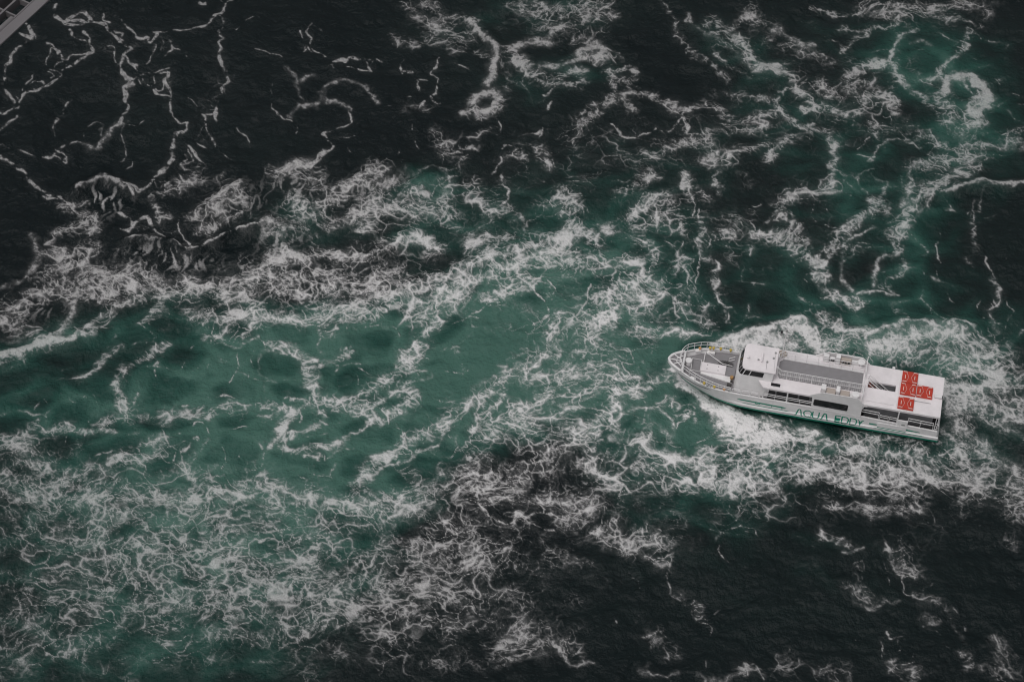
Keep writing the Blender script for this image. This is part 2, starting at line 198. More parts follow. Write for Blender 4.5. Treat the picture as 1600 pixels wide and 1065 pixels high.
STROKES='''# s=solid string, r=web ribbon, c=soft cloud foam ; type width strength pts
s 8 .7 84,18 90,26 98,37
s 6 .7 85,8 88,22 98,36 112,28 132,20 140,30 128,38 110,40 100,40
s 6 .7 112,34 132,32 148,36 165,42 178,54 188,62 200,74
s 4 .7 160,22 162,34 172,36
s 5 .7 182,48 192,54 186,60 195,72 203,76 195,88 190,98 193,112 200,122 206,126 196,136 195,150 200,160 198,170 192,178 186,192 176,198
s 4 .6 108,50 122,60 135,66 141,74 145,82
s 6 .7 133,52 140,60 138,68 146,78
s 6 .7 40,36 52,54 46,60 30,50
s 4 .7 52,54 70,66 82,74 92,80 102,90 115,84 128,84 145,83
s 4 .7 40,64 32,72 20,84 18,94 12,102 5,118 3,128 10,140 14,152 22,160
s 4 .7 145,83 128,90 112,100 100,108 92,120 80,132 66,138 48,143 38,148 30,158 28,172 24,186 12,194 0,202
s 2.5 .6 80,76 76,90 72,104 80,110 98,112 102,100
s 2 .6 90,80 96,92 88,100 90,108
s 2 .6 36,142 40,128 50,116 66,112 82,116 80,124
s 1.6 .6 44,132 50,125 62,125 70,130 66,136 54,138 46,136
s 2.5 .6 25,160 14,170 10,178 0,177
s 2.5 .6 24,150 30,162 22,166
s 2 .6 162,76 170,72 177,74 176,86 178,96 186,100
s 3.5 .7 197,86 206,98 216,108 222,118
s 5 .7 212,100 216,108 222,116
s 2.5 .7 222,118 230,110 240,112 250,108 262,104
s 2.5 .7 224,118 232,132 240,142 252,146 266,151 262,138 260,122 260,113 248,113 240,110
s 2 .6 240,112 242,128 236,134 246,140 256,130 258,122
s 2 .6 204,124 214,122 224,132 228,128
s 3 .7 264,152 266,168 272,184 284,192 293,192 290,204 282,206 276,214
s 8 .6 278,206 272,220 268,236 270,248 262,258 250,266
s 4 .6 285,212 298,226 308,240 320,252
s 3.5 .6 276,225 288,240 284,256 296,262
s 3.5 .6 294,232 300,246 286,254
s 4 .6 190,30 197,42 206,50 212,60 226,58 236,66 242,54
s 4 .6 240,52 258,50 272,46 290,50 305,48 318,42 330,34 342,26 352,20 353,4 362,0
s 4 .6 344,0 352,8
s 4 .6 346,28 350,42 345,54 350,58 342,66 346,76 343,86 348,100 353,116 352,126 346,136 347,150 338,164 334,178
s 5 .6 350,52 346,66
s 4 .5 262,56 270,66 271,76 262,84 256,90
s 1.6 .6 274,72 284,80 294,90
s 1.5 .6 245,68 238,84 230,100
s 4 .6 315,172 320,184 318,174 330,178 338,176 335,188
s 2.5 .6 318,184 326,200 328,214 336,220 344,234
s 2 .5 324,190 312,202 306,212 315,225 324,226
s 1.3 .5 344,234 355,242 365,250
s 4 .6 312,0 318,6 324,2
s 3 .6 110,154 102,162 98,172
s 4 .6 84,184 92,184 88,192
s 2.5 .6 87,192 86,206 86,222 90,234 98,238 103,250 94,246 82,240 64,244
s 5 .6 100,240 98,246
s 4 .6 64,244 76,244 84,236
s 2.2 .6 92,230 108,226 124,222
s 1.5 .6 0,228 20,234 36,237 54,243
s 6 .7 0,244 14,252 26,260 40,268 44,280 54,290 66,298 78,303 92,308 106,316 116,322
s 3 .6 110,308 120,324 128,338
s 4 .6 54,300 66,306 90,312
c 6 .55 130,222 140,230 152,232 158,222 166,214 172,204 178,196 190,192
c 3 .5 158,190 155,200 160,212 156,222
s 1.5 .5 132,212 132,200 140,192 152,188 160,190
s 2 .5 192,192 190,208 194,224 196,240 186,250 174,246
s 1.6 .5 190,198 200,193 212,194 218,188 226,184
s 2.5 .6 385,34 396,29 404,30
s 1.3 .5 366,50 376,42 386,36
s 2 .6 373,198 376,205 386,214 392,222
s 1.2 .5 290,150 305,162 310,180
s 6 .5 392,242 398,252
s 1.3 .5 192,264 204,256 203,246
s 1.7 .6 402,75 418,80 430,82 440,90
s 2 .55 470,50 473,60 476,70
s 2 .55 488,40 481,50 485,62 490,75 505,86
s 3.5 .55 475,78 482,74 488,80
s 3 .5 490,46 498,48 504,52
s 6 .7 521,95 532,92 540,94
s 4 .7 540,92 546,88 556,90 570,92 584,92 596,93
s 3.5 .7 570,95 576,102 580,110 572,108 558,106 542,104
s 3 .7 584,94 578,104
s 2.5 .6 512,102 520,100 524,106
s 1 .5 490,78 512,90
c 5 .5 447,106 458,118 464,130 468,144 474,152
c 6 .55 470,126 480,120 492,116
c 7 .55 452,182 460,170 470,162 484,162 498,158
c 6 .5 492,168 500,154 502,140 510,128
c 5 .6 505,130 520,126 540,124 556,126 568,134 578,142 588,154 594,162
c 5 .55 504,144 512,156 524,158 540,164 548,170
s 2 .55 423,156 428,168 436,178 446,186 454,188
s 1.2 .5 428,122 425,138 432,152
s 2.5 .65 545,170 549,182 540,192 526,200 510,203
s 4 .65 512,200 506,208 514,216 522,222 517,234 505,244 495,250 484,258 474,264
s 6 .6 508,236 496,250 482,262
s 1.2 .5 526,212 540,214 554,214
s 1.2 .5 528,220 538,228 546,238 556,244
s 1 .4 560,190 568,196
s 1 .5 465,190 466,200 458,212 450,222
s 3.5 .6 628,90 627,100 630,108 646,108 638,112
s 4 .6 627,104 630,112
s 2.5 .6 646,120 654,130 656,142
s 3 .6 688,88 684,98 680,104 676,112 682,118 684,128 682,140 676,146
s 3 .6 650,120 664,122
s 3.5 .6 672,150 680,158 688,160
s 2.5 .55 656,160 664,156 654,168
s 2.5 .5 636,150 642,148
s 3.5 .6 602,166 610,164
s 1 .4 605,163 640,161
s 3 .55 712,100 722,106 736,110
r 12 .5 612,54 620,64 636,68 644,62
s 1 .4 642,190 644,206 650,218 658,232
s 1 .4 632,206 636,214 622,240
r 10 .4 630,175 645,165 660,172
r 18 .7 640,8 655,22 675,34 700,48 722,56
r 14 .6 660,0 690,15 715,25 738,32
r 14 .6 665,55 685,62 705,70 720,85
r 12 .5 680,40 705,50 725,62
c 7 .8 732,34 742,46 754,58 766,68 776,78
c 9 .85 772,76 776,88 772,100 768,112 766,126 762,134
c 11 .75 738,160 748,150 762,146 776,150
c 8 .75 750,176 762,172 772,166 782,152
r 12 .8 735,168 750,178 770,176 785,160
c 5 .6 780,82 792,76 802,70
r 14 .5 790,110 795,130 790,145
r 8 .5 745,85 758,92 765,100
s 2.5 .5 772,184 780,194 782,206 776,212
r 7 .6 735,216 748,208 762,204
r 6 .6 725,230 745,233
s 2 .5 748,232 735,240 722,246 712,242
s 3 .55 800,228 786,228 780,240 786,250 776,262 770,270
r 20 .4 690,215 700,235 715,245
r 25 .65 800,15 830,15 860,20 900,20 940,12
c 6 .5 850,10 862,18 880,18
r 14 .6 840,38 880,42 915,30 960,25
r 20 .45 870,50 905,60 925,50
r 10 .7 915,80 935,95 948,90
c 12 .7 805,75 822,68 842,62 860,66
c 7 .65 858,58 870,48 878,45
c 12 .8 908,84 922,74 934,72 944,82 938,92
c 9 .65 845,105 870,104 892,98 910,92
r 14 .8 800,85 812,100 832,114 860,120 890,118 912,112
c 5 .55 802,92 816,108 834,120
r 10 .8 840,128 870,132 900,136 915,128
c 5 .5 930,70 950,76 965,85 976,95
s 4 .6 848,150 856,150 866,142
s 3 .6 862,162 856,172 848,180 845,192 848,205 842,216
s 5 .5 822,210 836,212 844,204
r 8 .6 845,225 855,245 862,262
r 8 .65 802,245 815,240 820,255
r 9 .75 948,112 952,128 962,144 950,158 945,166
r 6 .8 948,110 968,112 985,112 990,126
r 10 .7 962,128 985,140 975,155 990,170
r 8 .75 970,150 995,150 1015,148 1035,158 1055,164
s 1.5 .6 1035,160 1050,172 1064,182
s 3 .65 956,195 966,208 982,217 996,216 1010,208 1024,202
s 2.2 .65 1028,208 1045,202 1058,192 1066,184 1068,176 1084,168 1100,166 1116,174
s 4 .6 1066,180 1070,192 1076,206
r 8 .6 1056,174 1080,165 1110,165 1125,178 1135,188
r 8 .6 900,212 908,200 920,188 932,176
r 4 .6 892,230 895,215 905,205
r 6 .5 900,180 915,174 935,165
r 5 .6 1028,0 1036,18 1050,32 1056,52 1066,66
r 6 .6 1060,60 1078,80 1100,96 1120,112 1135,128
r 5 .55 1118,82 1130,96 1148,108 1175,124
c 5 .6 1072,40 1074,28 1080,40
c 6 .4 1080,44 1100,56 1120,66 1140,78 1156,92 1172,106 1190,116
r 9 .8 1102,46 1108,30 1122,34 1128,48
r 8 .8 1112,58 1130,58 1146,46 1158,34 1166,22
r 14 .65 1140,60 1160,75 1170,92 1185,108
c 5 .6 1158,66 1168,84 1182,104
c 12 .95 1194,106 1204,104 1214,112
r 20 .6 1170,20 1190,40 1215,60
r 10 .65 1090,215 1110,210 1135,205 1160,200 1195,196
r 14 .7 1058,224 1085,218 1110,232 1108,250
r 10 .65 1015,245 1035,236 1055,228
r 12 .5 1130,180 1160,188 1200,180
r 9 .6 1130,262 1140,242 1165,234 1200,226
r 9 .55 1120,150 1160,150 1200,160
c 8 .55 1205,50 1220,48 1236,60 1252,66 1270,72
r 12 .65 1205,60 1240,72 1275,84 1295,95
r 5 .75 1266,10 1285,20 1312,24 1336,22 1352,14
r 22 .62 1350,8 1390,14 1430,18 1480,16 1530,12
c 12 .45 1510,6 1530,4 1555,6
r 7 .8 1462,26 1490,32 1520,34 1540,40
r 6 .8 1405,28 1400,42 1384,44 1368,44 1355,56 1336,68 1320,76
r 6 .6 1310,42 1330,46 1352,50
r 6 .65 1300,60 1325,72 1350,56
c 5 .65 1432,46 1418,52 1404,60 1398,72 1390,86 1376,96 1366,102
c 7 .45 1425,66 1440,64 1452,70
r 8 .7 1400,80 1392,94 1402,108 1410,125
r 7 .75 1518,44 1508,62 1500,76 1492,88 1482,102 1468,118 1455,125
s 1.3 .5 1502,90 1520,92 1532,94
r 10 .75 1376,98 1345,108 1325,118 1318,130 1330,140
r 7 .6 1400,110 1415,128 1438,146 1458,168 1472,180
c 10 .9 1478,140 1482,124 1498,116 1516,118 1526,130
c 10 .85 1526,128 1540,134 1544,152 1538,166 1528,176
r 20 .85 1475,150 1486,170 1500,180 1522,172 1535,150
r 16 .8 1484,190 1502,200 1522,188
c 4 .6 1500,118 1508,132 1520,142 1530,150
c 16 .35 1530,165 1520,190 1505,210
r 8 .7 1226,118 1240,128 1250,146 1266,156 1288,166 1312,176 1340,176
r 6 .65 1208,160 1214,142 1232,136 1246,142
r 7 .7 1210,162 1224,176 1240,188 1246,198 1258,202 1272,194
r 7 .65 1252,172 1280,170 1310,172
r 12 .65 1280,130 1305,140 1330,132 1360,130
r 9 .75 1300,150 1340,154 1370,150 1390,155 1394,168
r 10 .65 1200,246 1222,230 1246,216 1280,206 1304,214 1302,232
r 8 .65 1300,236 1306,250 1296,262
r 6 .6 1360,192 1384,194 1370,198
s 2 .55 1340,234 1350,222 1358,212
c 3.5 .6 1362,254 1364,240 1376,226 1392,218 1408,214 1424,220 1440,228
r 10 .7 1440,216 1458,206 1466,220 1485,234 1500,246
r 22 .65 1470,250 1500,240 1530,230 1560,222 1600,222
r 16 .7 1430,262 1470,250 1510,250
s 1 .5 1552,120 1570,134 1592,148
s 1 .5 1550,174 1570,166 1600,162
s 1.4 .5 1564,214 1580,206 1600,200
c 5 .75 1600,288 1575,290 1550,286 1520,286 1500,292 1482,300
c 2.5 .5 1556,290 1540,296 1532,310 1528,325
r 15 .75 1520,268 1490,276 1462,286 1440,300
c 8 .6 1422,274 1424,290 1416,312 1408,322
r 12 .85 1450,290 1440,310 1428,330 1414,348 1404,362
c 5 .45 1436,318 1424,336 1410,354
c 2 .5 1358,300 1344,292 1342,280 1350,270 1365,266
c 3 .5 1362,276 1378,284 1388,284 1380,298 1372,308
r 8 .8 1360,312 1374,318 1388,340
r 10 .8 1366,320 1354,336 1336,350 1322,362 1304,378 1294,396
c 3.5 .6 1368,356 1345,366 1326,376 1314,386 1300,398 1288,412
c 4 .5 1324,384 1315,398 1312,416 1318,436 1332,452
s 1.3 .4 1336,380 1352,382 1384,390
r 9 .8 1285,410 1284,430 1280,445 1290,460
r 8 .75 1405,360 1402,378 1404,392 1392,400
c 6 .65 1384,396 1374,412 1366,434 1364,448
r 7 .65 1400,400 1410,412 1404,428 1390,440 1380,452
c 4 .65 1340,458 1362,460 1384,460 1400,462
c 5 .6 1388,448 1396,460
r 6 .5 1395,475 1405,490 1418,500
s 1 .4 1330,478 1355,478 1385,478
r 9 .8 1304,268 1300,286 1282,300 1258,304 1240,308 1220,320 1206,335
r 4 .75 1240,334 1230,330 1212,340
r 8 .75 1216,334 1230,340 1242,356 1244,374 1258,380
r 14 .7 1203,370 1225,372 1240,390 1258,402
r 10 .85 1255,396 1272,408 1278,424 1274,436
r 8 .7 1268,420 1276,440 1284,456
c 9 .5 1286,452 1300,456 1318,462 1330,470
r 12 .75 1296,462 1320,468 1340,470
s 1.2 .5 1272,312 1268,330 1278,344 1292,350
s 1.1 .5 1288,318 1296,330 1300,340
r 3 .6 1290,350 1310,358
s 1 .4 1236,410 1250,430 1262,450 1248,466
s 1.7 .5 1468,362 1462,378 1464,396 1470,412
s 1 .5 1460,416 1466,436 1478,452 1488,470 1500,478
s 1 .45 1456,452 1452,476 1456,498
s 2.5 .4 1522,312 1520,330 1524,356 1526,384
r 5 .5 1524,330 1524,360 1530,390
s 2 .5 1538,400 1544,420 1556,438 1562,452 1560,466 1558,482 1545,486 1546,498 1552,508
r 7 .65 1548,430 1560,450 1556,475
s 1.5 .5 1566,462 1576,480 1582,494 1574,510 1560,522
s 1.5 .5 1532,464 1528,480 1536,496
c 5 .4 1548,488 1546,500 1560,520
s 1 .4 1574,380 1574,400 1564,410
s 1.5 .35 1420,415 1436,425 1450,442
c 10 .85 1118,538 1140,530 1162,524 1188,518 1205,514
c 7 .75 1180,524 1210,512 1235,504 1252,500
c 18 .8 1130,545 1165,535 1200,528 1230,540
c 16 .75 1215,530 1240,515 1262,520 1280,545
r 26 .7 1250,520 1290,530 1320,540
r 15 .85 1290,495 1320,510 1340,520
c 6 .7 1352,528 1370,520 1390,513 1412,508 1430,506
c 5 .7 1430,506 1455,510 1470,516 1488,510 1510,510 1522,518
c 22 .6 1370,545 1400,535 1430,525 1490,522
r 30 .75 1400,545 1450,540 1500,540 1560,560
c 4 .5 1520,516 1535,528 1550,542 1570,556 1596,574
r 24 .7 1480,560 1520,570 1570,590 1610,600
c 14 .45 1490,590 1520,575 1560,580
c 20 .45 1478,600 1500,620 1540,610 1590,600
r 40 .6 1500,620 1550,640 1610,650
c 16 .55 1478,640 1500,660 1530,690 1560,715 1600,735
r 26 .6 1470,690 1510,710 1560,740 1610,770
c 9 .9 1052,570 1060,588 1070,602 1084,614
c 12 .95 1068,588 1082,606 1098,624 1112,638 1128,646
c 14 .9 1100,625 1125,640 1150,650 1175,662
c 18 .8 1130,660 1160,672 1190,678 1220,680
c 14 .6 1190,660 1230,668 1275,678
r 26 .85 1135,665 1170,685 1215,700 1270,705
r 28 .8 1240,700 1300,705 1370,705 1430,700
r 30 .72 1250,730 1330,740 1400,740 1450,735
r 18 .7 1330,690 1390,700 1440,710
r 24 .7 1440,740 1500,750 1560,765 1605,800
r 10 .6 1300,790 1340,795 1390,790 1430,790
c 8 .5 1340,800 1370,806 1400,800
s 1.5 .6 1476,698 1490,712 1512,725 1530,740
c 5 .8 122,300 130,290 145,284 162,280 178,280 188,288 196,298
r 10 .7 120,318 130,330 140,340
s 5 .65 196,290 206,290 214,298 226,294 236,286 244,274 258,266
s 4 .65 200,290 206,302
r 8 .6 232,304 240,318 250,332 262,338
r 24 .55 270,290 300,280 340,278
s 1.5 .5 250,334 262,340 276,336
s 4.5 .7 184,354 196,358 206,354 212,346 222,338 230,338 236,348 244,360 254,366 264,372 274,378
s 6 .65 182,330 194,334 204,340 206,350
s 3.5 .7 264,376 280,382 296,390 310,388 325,382 340,374 352,366 368,362 385,360 404,354
c 7 .6 340,312 358,298 376,290
c 10 .45 330,340 342,330 356,322 366,312
r 18 .8 310,335 330,325 350,312 365,310
r 14 .65 320,355 345,345 365,340
s 1.5 .6 280,342 280,356 284,368 292,378 304,386
c 4 .6 200,378 210,374 222,374 236,376 252,378
c 7 .55 50,366 56,382 62,395 56,410 46,424
c 7 .5 60,410 50,425 34,436 18,442 0,450
r 13 .75 80,375 105,362 130,352 150,345 145,365
r 14 .75 80,395 105,400 130,395 150,385
r 12 .7 100,320 125,328 145,336
r 16 .7 60,430 90,420 115,410 130,400
r 26 .85 150,425 180,432 210,432 230,440
r 26 .8 90,440 120,450 160,450 200,450
r 20 .75 0,500 30,480 60,455 90,445
c 6 .45 4,486 30,470 55,455
r 16 .7 10,505 30,515 45,520
c 9 .6 85,528 100,512 110,495 118,470
c 8 .55 130,440 160,430 190,430
c 8 .4 0,535 30,532 70,528 100,522
r 10 .7 200,440 225,435 240,440
c 10 .4 250,440 280,432 310,430
r 20 .7 230,450 280,450 330,445 360,450
c 3 .5 340,462 370,456 395,446
r 8 .75 190,475 225,468 258,464 285,455
r 8 .7 255,470 240,490 225,508
r 8 .7 130,525 155,512 175,502
r 14 .75 300,488 330,495 360,490 400,485
r 22 .6 330,520 360,510 400,500
r 20 .7 430,270 470,268 500,290
r 22 .8 510,320 530,300 560,285 590,268
r 22 .75 560,330 580,310 600,290 620,280
c 6 .45 540,300 560,284 575,275
c 5 .5 640,290 650,272 672,262 694,268 704,284 696,300
c 10 .4 655,300 680,310 660,320
r 14 .8 580,355 582,336 600,325 625,325 645,330
r 16 .7 620,320 645,310 670,318 690,328
r 14 .7 665,330 690,320 700,345
c 4 .5 578,356 585,372 595,380
c 3 .7 572,402 586,396 602,390 616,382 630,374
r 14 .8 610,388 640,372 665,378 678,390
c 5 .5 645,370 660,376
r 16 .65 460,310 480,330 510,330
r 22 .55 430,360 470,360 510,350
c 6 .55 408,352 420,350 432,354 446,360
r 14 .75 430,390 450,396 480,400 520,402 560,402
c 3 .5 436,396 452,402 490,402
r 36 .72 410,430 440,440 480,440
r 36 .66 500,440 540,440 580,430
r 26 .6 590,440 630,430 600,455
r 14 .85 550,468 590,462 620,456 650,444
r 16 .85 640,448 680,438 710,428 740,418
r 18 .9 720,425 750,410 775,402 800,392
c 6 .5 730,420 755,412 790,400
r 16 .65 740,380 770,372 790,380
r 9 .6 730,395 745,385
r 14 .75 400,492 440,498 470,496 500,488
c 6 .5 410,494 440,498 480,500 510,495 538,480
c 5 .45 530,500 545,480 552,470
r 20 .6 520,500 570,490 620,480
r 16 .7 640,500 680,480 705,468 720,455
r 12 .75 660,520 676,506 690,490 705,475
s 1.6 .5 700,510 715,500 735,490 760,480 800,466
r 14 .75 760,470 790,455 830,440
s 3 .55 784,266 782,280 792,296 796,310 784,318
r 10 .65 730,300 760,320 790,330
r 12 .5 720,290 750,280
r 8 .55 700,420 720,400 728,390
r 16 .9 800,398 830,388 860,378 885,368
r 14 .8 880,365 900,350 915,365 930,375
r 14 .65 890,340 900,355 925,372
c 6 .45 860,384 890,372 905,360
c 4 .5 855,402 870,398 880,408
r 22 .7 810,420 850,410 890,410 925,415
r 22 .6 930,410 980,410 1010,430
s 2.5 .55 826,448 832,438 846,432 856,436 866,452 880,466
s 2.5 .55 834,448 842,460 852,472 854,488 846,500 842,506
r 8 .6 872,490 866,510 860,525
s 2 .55 918,442 920,455 915,470 912,485 930,500
r 16 .75 930,520 938,505 952,495 965,480
c 8 .55 935,500 948,490 960,500 950,515
r 14 .8 965,450 985,445 1000,440 1025,450
c 5 .45 965,438 975,445 970,460
r 20 .7 945,470 975,465 1005,470
c 4 .5 1012,488 1015,474 1030,464 1048,462 1060,472
c 4 .45 1026,494 1044,486 1056,474 1076,470
r 14 .6 1070,480 1090,490 1110,505
s 1 .5 1000,500 1040,500 1080,504
r 12 .65 1000,520 1050,520 1100,515
r 18 .55 860,320 880,310 900,325
r 12 .65 970,308 985,298 1005,290 1012,276
r 12 .65 985,340 1000,325 1025,312 1045,308
r 20 .4 960,360 1000,350 1030,345
s 1.5 .45 1005,316 1020,308
r 7 .65 1068,270 1074,290 1078,305
s 3 .55 1076,290 1080,306 1084,324 1080,340
r 7 .65 1070,335 1068,352 1070,362
s 2 .5 1068,360 1064,380 1062,400
r 9 .7 1062,400 1060,415 1055,425
s 3 .5 1064,412 1072,428 1076,446
s 5 .45 1000,372 1012,384 1018,396 1030,408
r 10 .6 1000,372 1018,390 1026,408
s 1 .4 1022,378 1040,378 1056,390 1062,398
s 2 .5 1096,318 1090,330 1094,346
r 6 .7 1096,350 1102,362 1096,380 1094,395 1100,405
s 2 .5 1082,355 1086,375 1093,395 1092,415 1090,440
s 1.2 .5 1116,366 1110,382 1096,392
s 3 .4 1120,405 1124,426 1122,450 1126,470 1138,490 1142,504
r 6 .6 1120,420 1124,450 1132,480 1140,500
r 12 .5 1080,450 1090,470 1100,480
r 9 .6 1148,335 1156,350 1146,364 1130,372
s 1.6 .5 1172,320 1184,324 1194,318
s 1.5 .5 1168,336 1176,354 1184,366
r 8 .6 1180,365 1200,362
r 5 .6 1120,268 1124,285 1132,304
s 1 .4 1134,308 1142,330
r 8 .5 1100,300 1108,310
s 1 .3 1192,410 1190,440 1200,455
c 9 .85 -10,566 15,556 40,548 60,540 85,535
c 7 .6 70,545 95,538 120,532 145,526
r 12 .8 60,540 90,530 120,520
s 2.5 .45 80,606 88,600 104,594 118,594 132,597
r 7 .7 120,595 132,596 144,584 152,572 164,560 178,550 190,540
s 1.5 .4 82,606 74,614 64,620 60,628 56,640 58,650
s 1 .4 94,610 104,620 112,628 124,632
s 1 .4 62,624 72,632 76,642
s 1 .4 144,616 148,628 156,642
s 1 .35 146,618 158,610 178,606
r 8 .65 256,540 240,552 222,562 204,572
r 9 .65 196,574 188,590 186,604 192,620 196,640
s 2 .4 242,552 244,570 243,590
r 8 .75 60,662 50,672 38,682 20,692
s 2 .6 52,666 66,668 78,676 92,672 108,668 128,674 142,676
r 9 .75 55,664 80,676 110,670 145,676 180,674
s 1.2 .45 108,674 104,690 96,706
s 1.2 .45 70,690 74,704 82,712
r 12 .6 165,662 185,652 205,645 225,648 245,655
r 10 .7 250,658 275,652 300,652 320,645
s 2.5 .55 300,668 312,662 326,672 332,680
s 3 .5 336,622 350,618 364,620 370,622
r 10 .65 330,648 350,640 370,635
s 2 .4 285,582 288,566 298,544 306,536
s 1.3 .4 290,584 302,580 312,568
s 1.6 .4 346,540 342,558 326,570 320,582
s 1.6 .5 374,550 372,570 366,586 358,598
s 3 .6 372,545 374,556
s 1.1 .35 240,634 256,616 276,606 298,604 314,618 330,624 334,640
s 1.2 .35 315,602 330,602 345,598
c 5 .6 350,536 362,542 376,540
c 5 .5 382,534 400,530
s 1 .4 394,548 392,570 398,590
s 4 .5 140,716 155,712 170,712
r 10 .7 180,720 205,710 225,700 245,690
r 16 .65 205,720 230,715 245,705
s 2 .5 250,668 255,675 253,685
s 2.5 .5 272,720 280,700 292,690
s 6 .5 286,708 296,695 306,690 318,702
c 9 .35 280,725 290,738 305,748 318,760
r 12 .7 270,792 300,785 340,770 380,770
r 10 .75 0,740 30,730 55,735 75,740
r 20 .75 0,700 20,700 40,690 45,705
r 26 .7 10,760 50,775 80,770
r 10 .6 120,740 145,735 170,740
s 1.3 .45 185,750 200,765 208,785
r 20 .6 150,780 190,790 230,785
s 1.2 .45 340,690 350,705 352,720 345,735
s 1.4 .45 350,672 370,670 400,668
s 1.2 .4 375,700 372,715 365,730
c 3.5 .45 408,552 404,570 408,584 418,596 434,602
c 4 .5 410,548 430,545 450,550 466,556 478,566
r 8 .75 420,540 445,545 470,550 485,560
r 10 .8 484,575 490,592 490,610 492,624
c 3.5 .4 498,590 500,576 510,564 526,558 540,552
r 8 .75 500,568 520,560 536,552 540,538
r 8 .75 455,625 475,630 500,625 525,628 545,630
c 3 .6 490,626 515,628 536,630 555,624 570,616
r 13 .8 575,612 595,598 615,582 630,568 645,552
r 14 .85 620,580 640,570 650,555 660,540
c 7 .4 630,575 646,560 656,545
r 10 .8 560,650 590,630 620,612 640,600
r 9 .8 530,640 555,638 580,635
s 1.2 .45 556,580 560,592 554,606
s 1.2 .45 550,562 570,580 588,584
c 4 .55 405,652 425,650 445,640 455,642
r 9 .75 420,630 440,640 455,650
c 6 .55 456,658 448,670 436,680 426,692 424,704
r 10 .7 450,660 440,685 445,700
r 7 .8 440,702 465,706 490,702 510,700
c 7 .65 498,700 515,702 530,696
c 3 .65 530,694 544,684 560,678 572,666 580,656
r 6 .75 455,685 475,678 495,670 505,655
s 1.6 .55 470,645 472,655 466,662
r 6 .7 500,640 505,655 490,668
r 12 .85 585,648 605,650 625,640 640,625 640,612
s 2 .55 630,630 635,612 640,612
c 3 .4 655,600 668,590 672,578
s 1 .35 668,575 680,560 690,535
r 5 .55 480,712 500,718 530,705
s 1 .4 460,730 470,745 485,750
s 1.4 .45 515,750 525,740 545,730
r 14 .8 560,755 575,735 590,720 612,710 635,702
r 12 .75 640,690 660,684 680,675 700,658 720,640
r 14 .75 700,655 725,635 750,620 775,598 800,590
c 6 .4 742,604 760,592 785,586
c 3.5 .65 595,736 610,726 630,720 650,712 668,704 684,694
s 1.6 .55 684,730 700,716 710,704 722,690 736,678
r 7 .8 735,672 750,655 765,640 785,615
s 2 .6 762,650 775,662 788,660
r 18 .6 760,680 775,665 800,665
r 20 .5 640,750 680,760 720,750
c 6 .45 685,745 688,736 694,750
c 5 .5 620,780 640,768 660,770
r 20 .75 570,790 610,780 640,790
r 16 .65 740,740 770,760 790,755
s 3 .75 735,742 745,756 750,772 746,786 755,798 768,808 785,814 800,812
s 2 .6 745,760 760,765 772,758
c 4 .5 740,745 752,760
r 22 .6 430,790 470,775 500,780
r 16 .6 400,740 420,760 440,780
r 9 .65 470,780 500,780 540,795
c 4 .6 800,812 812,800 826,802 838,796
r 22 .6 810,590 840,560 880,545
r 18 .55 840,590 880,580 910,575
r 20 .5 900,560 930,580 960,600
c 5 .45 802,580 815,570 825,590
r 16 .65 805,640 830,640 850,625
r 18 .6 800,660 850,650 890,640
c 4 .5 865,650 880,640 886,632
r 14 .5 890,620 920,610 950,610
r 20 .35 830,690 870,680 910,670
r 16 .65 900,690 930,670 945,655
r 12 .75 945,650 960,630 965,610 972,595
c 5 .55 966,596 985,590 994,592
r 14 .6 920,570 950,565 980,590
r 10 .65 995,608 1010,600 1030,590 1050,580
r 7 .6 990,605 1000,612
c 8 .45 965,630 972,620 980,630
c 7 .5 958,660 972,648 990,640 1008,636
c 5 .6 1008,636 1022,638 1036,642 1046,652 1052,664
c 4 .45 1014,658 1018,645 1030,640
c 5 .5 1022,660 1034,668 1044,678
c 4 .5 985,680 1000,676 1012,668 1018,662
c 2.5 .5 1020,665 1018,680 1022,695 1030,705
c 7 .45 1052,665 1050,680 1044,695 1036,705
r 16 .6 980,655 965,670 985,690 1010,690
r 10 .75 1035,628 1050,622 1062,632 1068,645
s 2.2 .5 1050,635 1065,640 1076,628
s 1.5 .45 1076,638 1072,652 1060,664 1056,672
s 1.2 .5 1048,697 1070,696 1085,690 1108,680
r 14 .7 1040,720 1070,722 1095,730 1120,715
r 14 .75 1100,705 1130,705 1160,715
r 12 .65 1150,725 1180,728 1210,732
c 3 .5 1160,740 1170,732 1190,730 1215,735
r 24 .6 1010,720 1040,735 1070,750
r 20 .75 1110,740 1120,755 1140,765
r 20 .6 1150,750 1180,760 1210,765
r 22 .4 850,690 880,700 920,710 960,720
s 2 .5 840,720 870,705 895,690 920,672
c 6 .5 900,720 920,730 940,745 960,760
r 14 .65 900,720 930,735 955,755
s 2.5 .45 960,750 975,762 990,772
c 3 .5 978,765 990,770
s 2 .5 832,780 838,768 846,790
c 4 .4 818,770 830,764
r 18 .55 860,780 890,790 920,800
s 2.2 .55 832,815 845,820 862,824 876,828
r 12 .55 880,800 905,810 920,815
s 3 .5 920,830 932,832 940,824
r 18 .6 950,840 970,850 990,855
r 20 .6 1005,840 1030,848 1050,850
s 2 .5 1002,848 1010,836 1014,820
r 10 .65 1010,870 1040,880 1050,870
s 2.4 .5 1046,884 1042,900 1044,912 1050,924 1060,930
r 9 .6 1060,925 1075,935 1088,945 1090,960
s 1.5 .45 1092,970 1105,975 1112,990 1116,1005
s 2 .45 1110,820 1130,826 1150,826 1175,824 1182,832 1186,842
s 2 .4 1118,840 1122,856 1130,870 1140,884
s 1.6 .4 920,870 924,885 930,880 934,870
s 2 .4 928,896 938,902
s 1.2 .35 986,890 996,905 1002,920 1014,940
s 2.5 .5 962,964 964,974
s 1.5 .4 984,980 992,972 1000,960
s 3 .4 1130,938 1124,950 1118,955
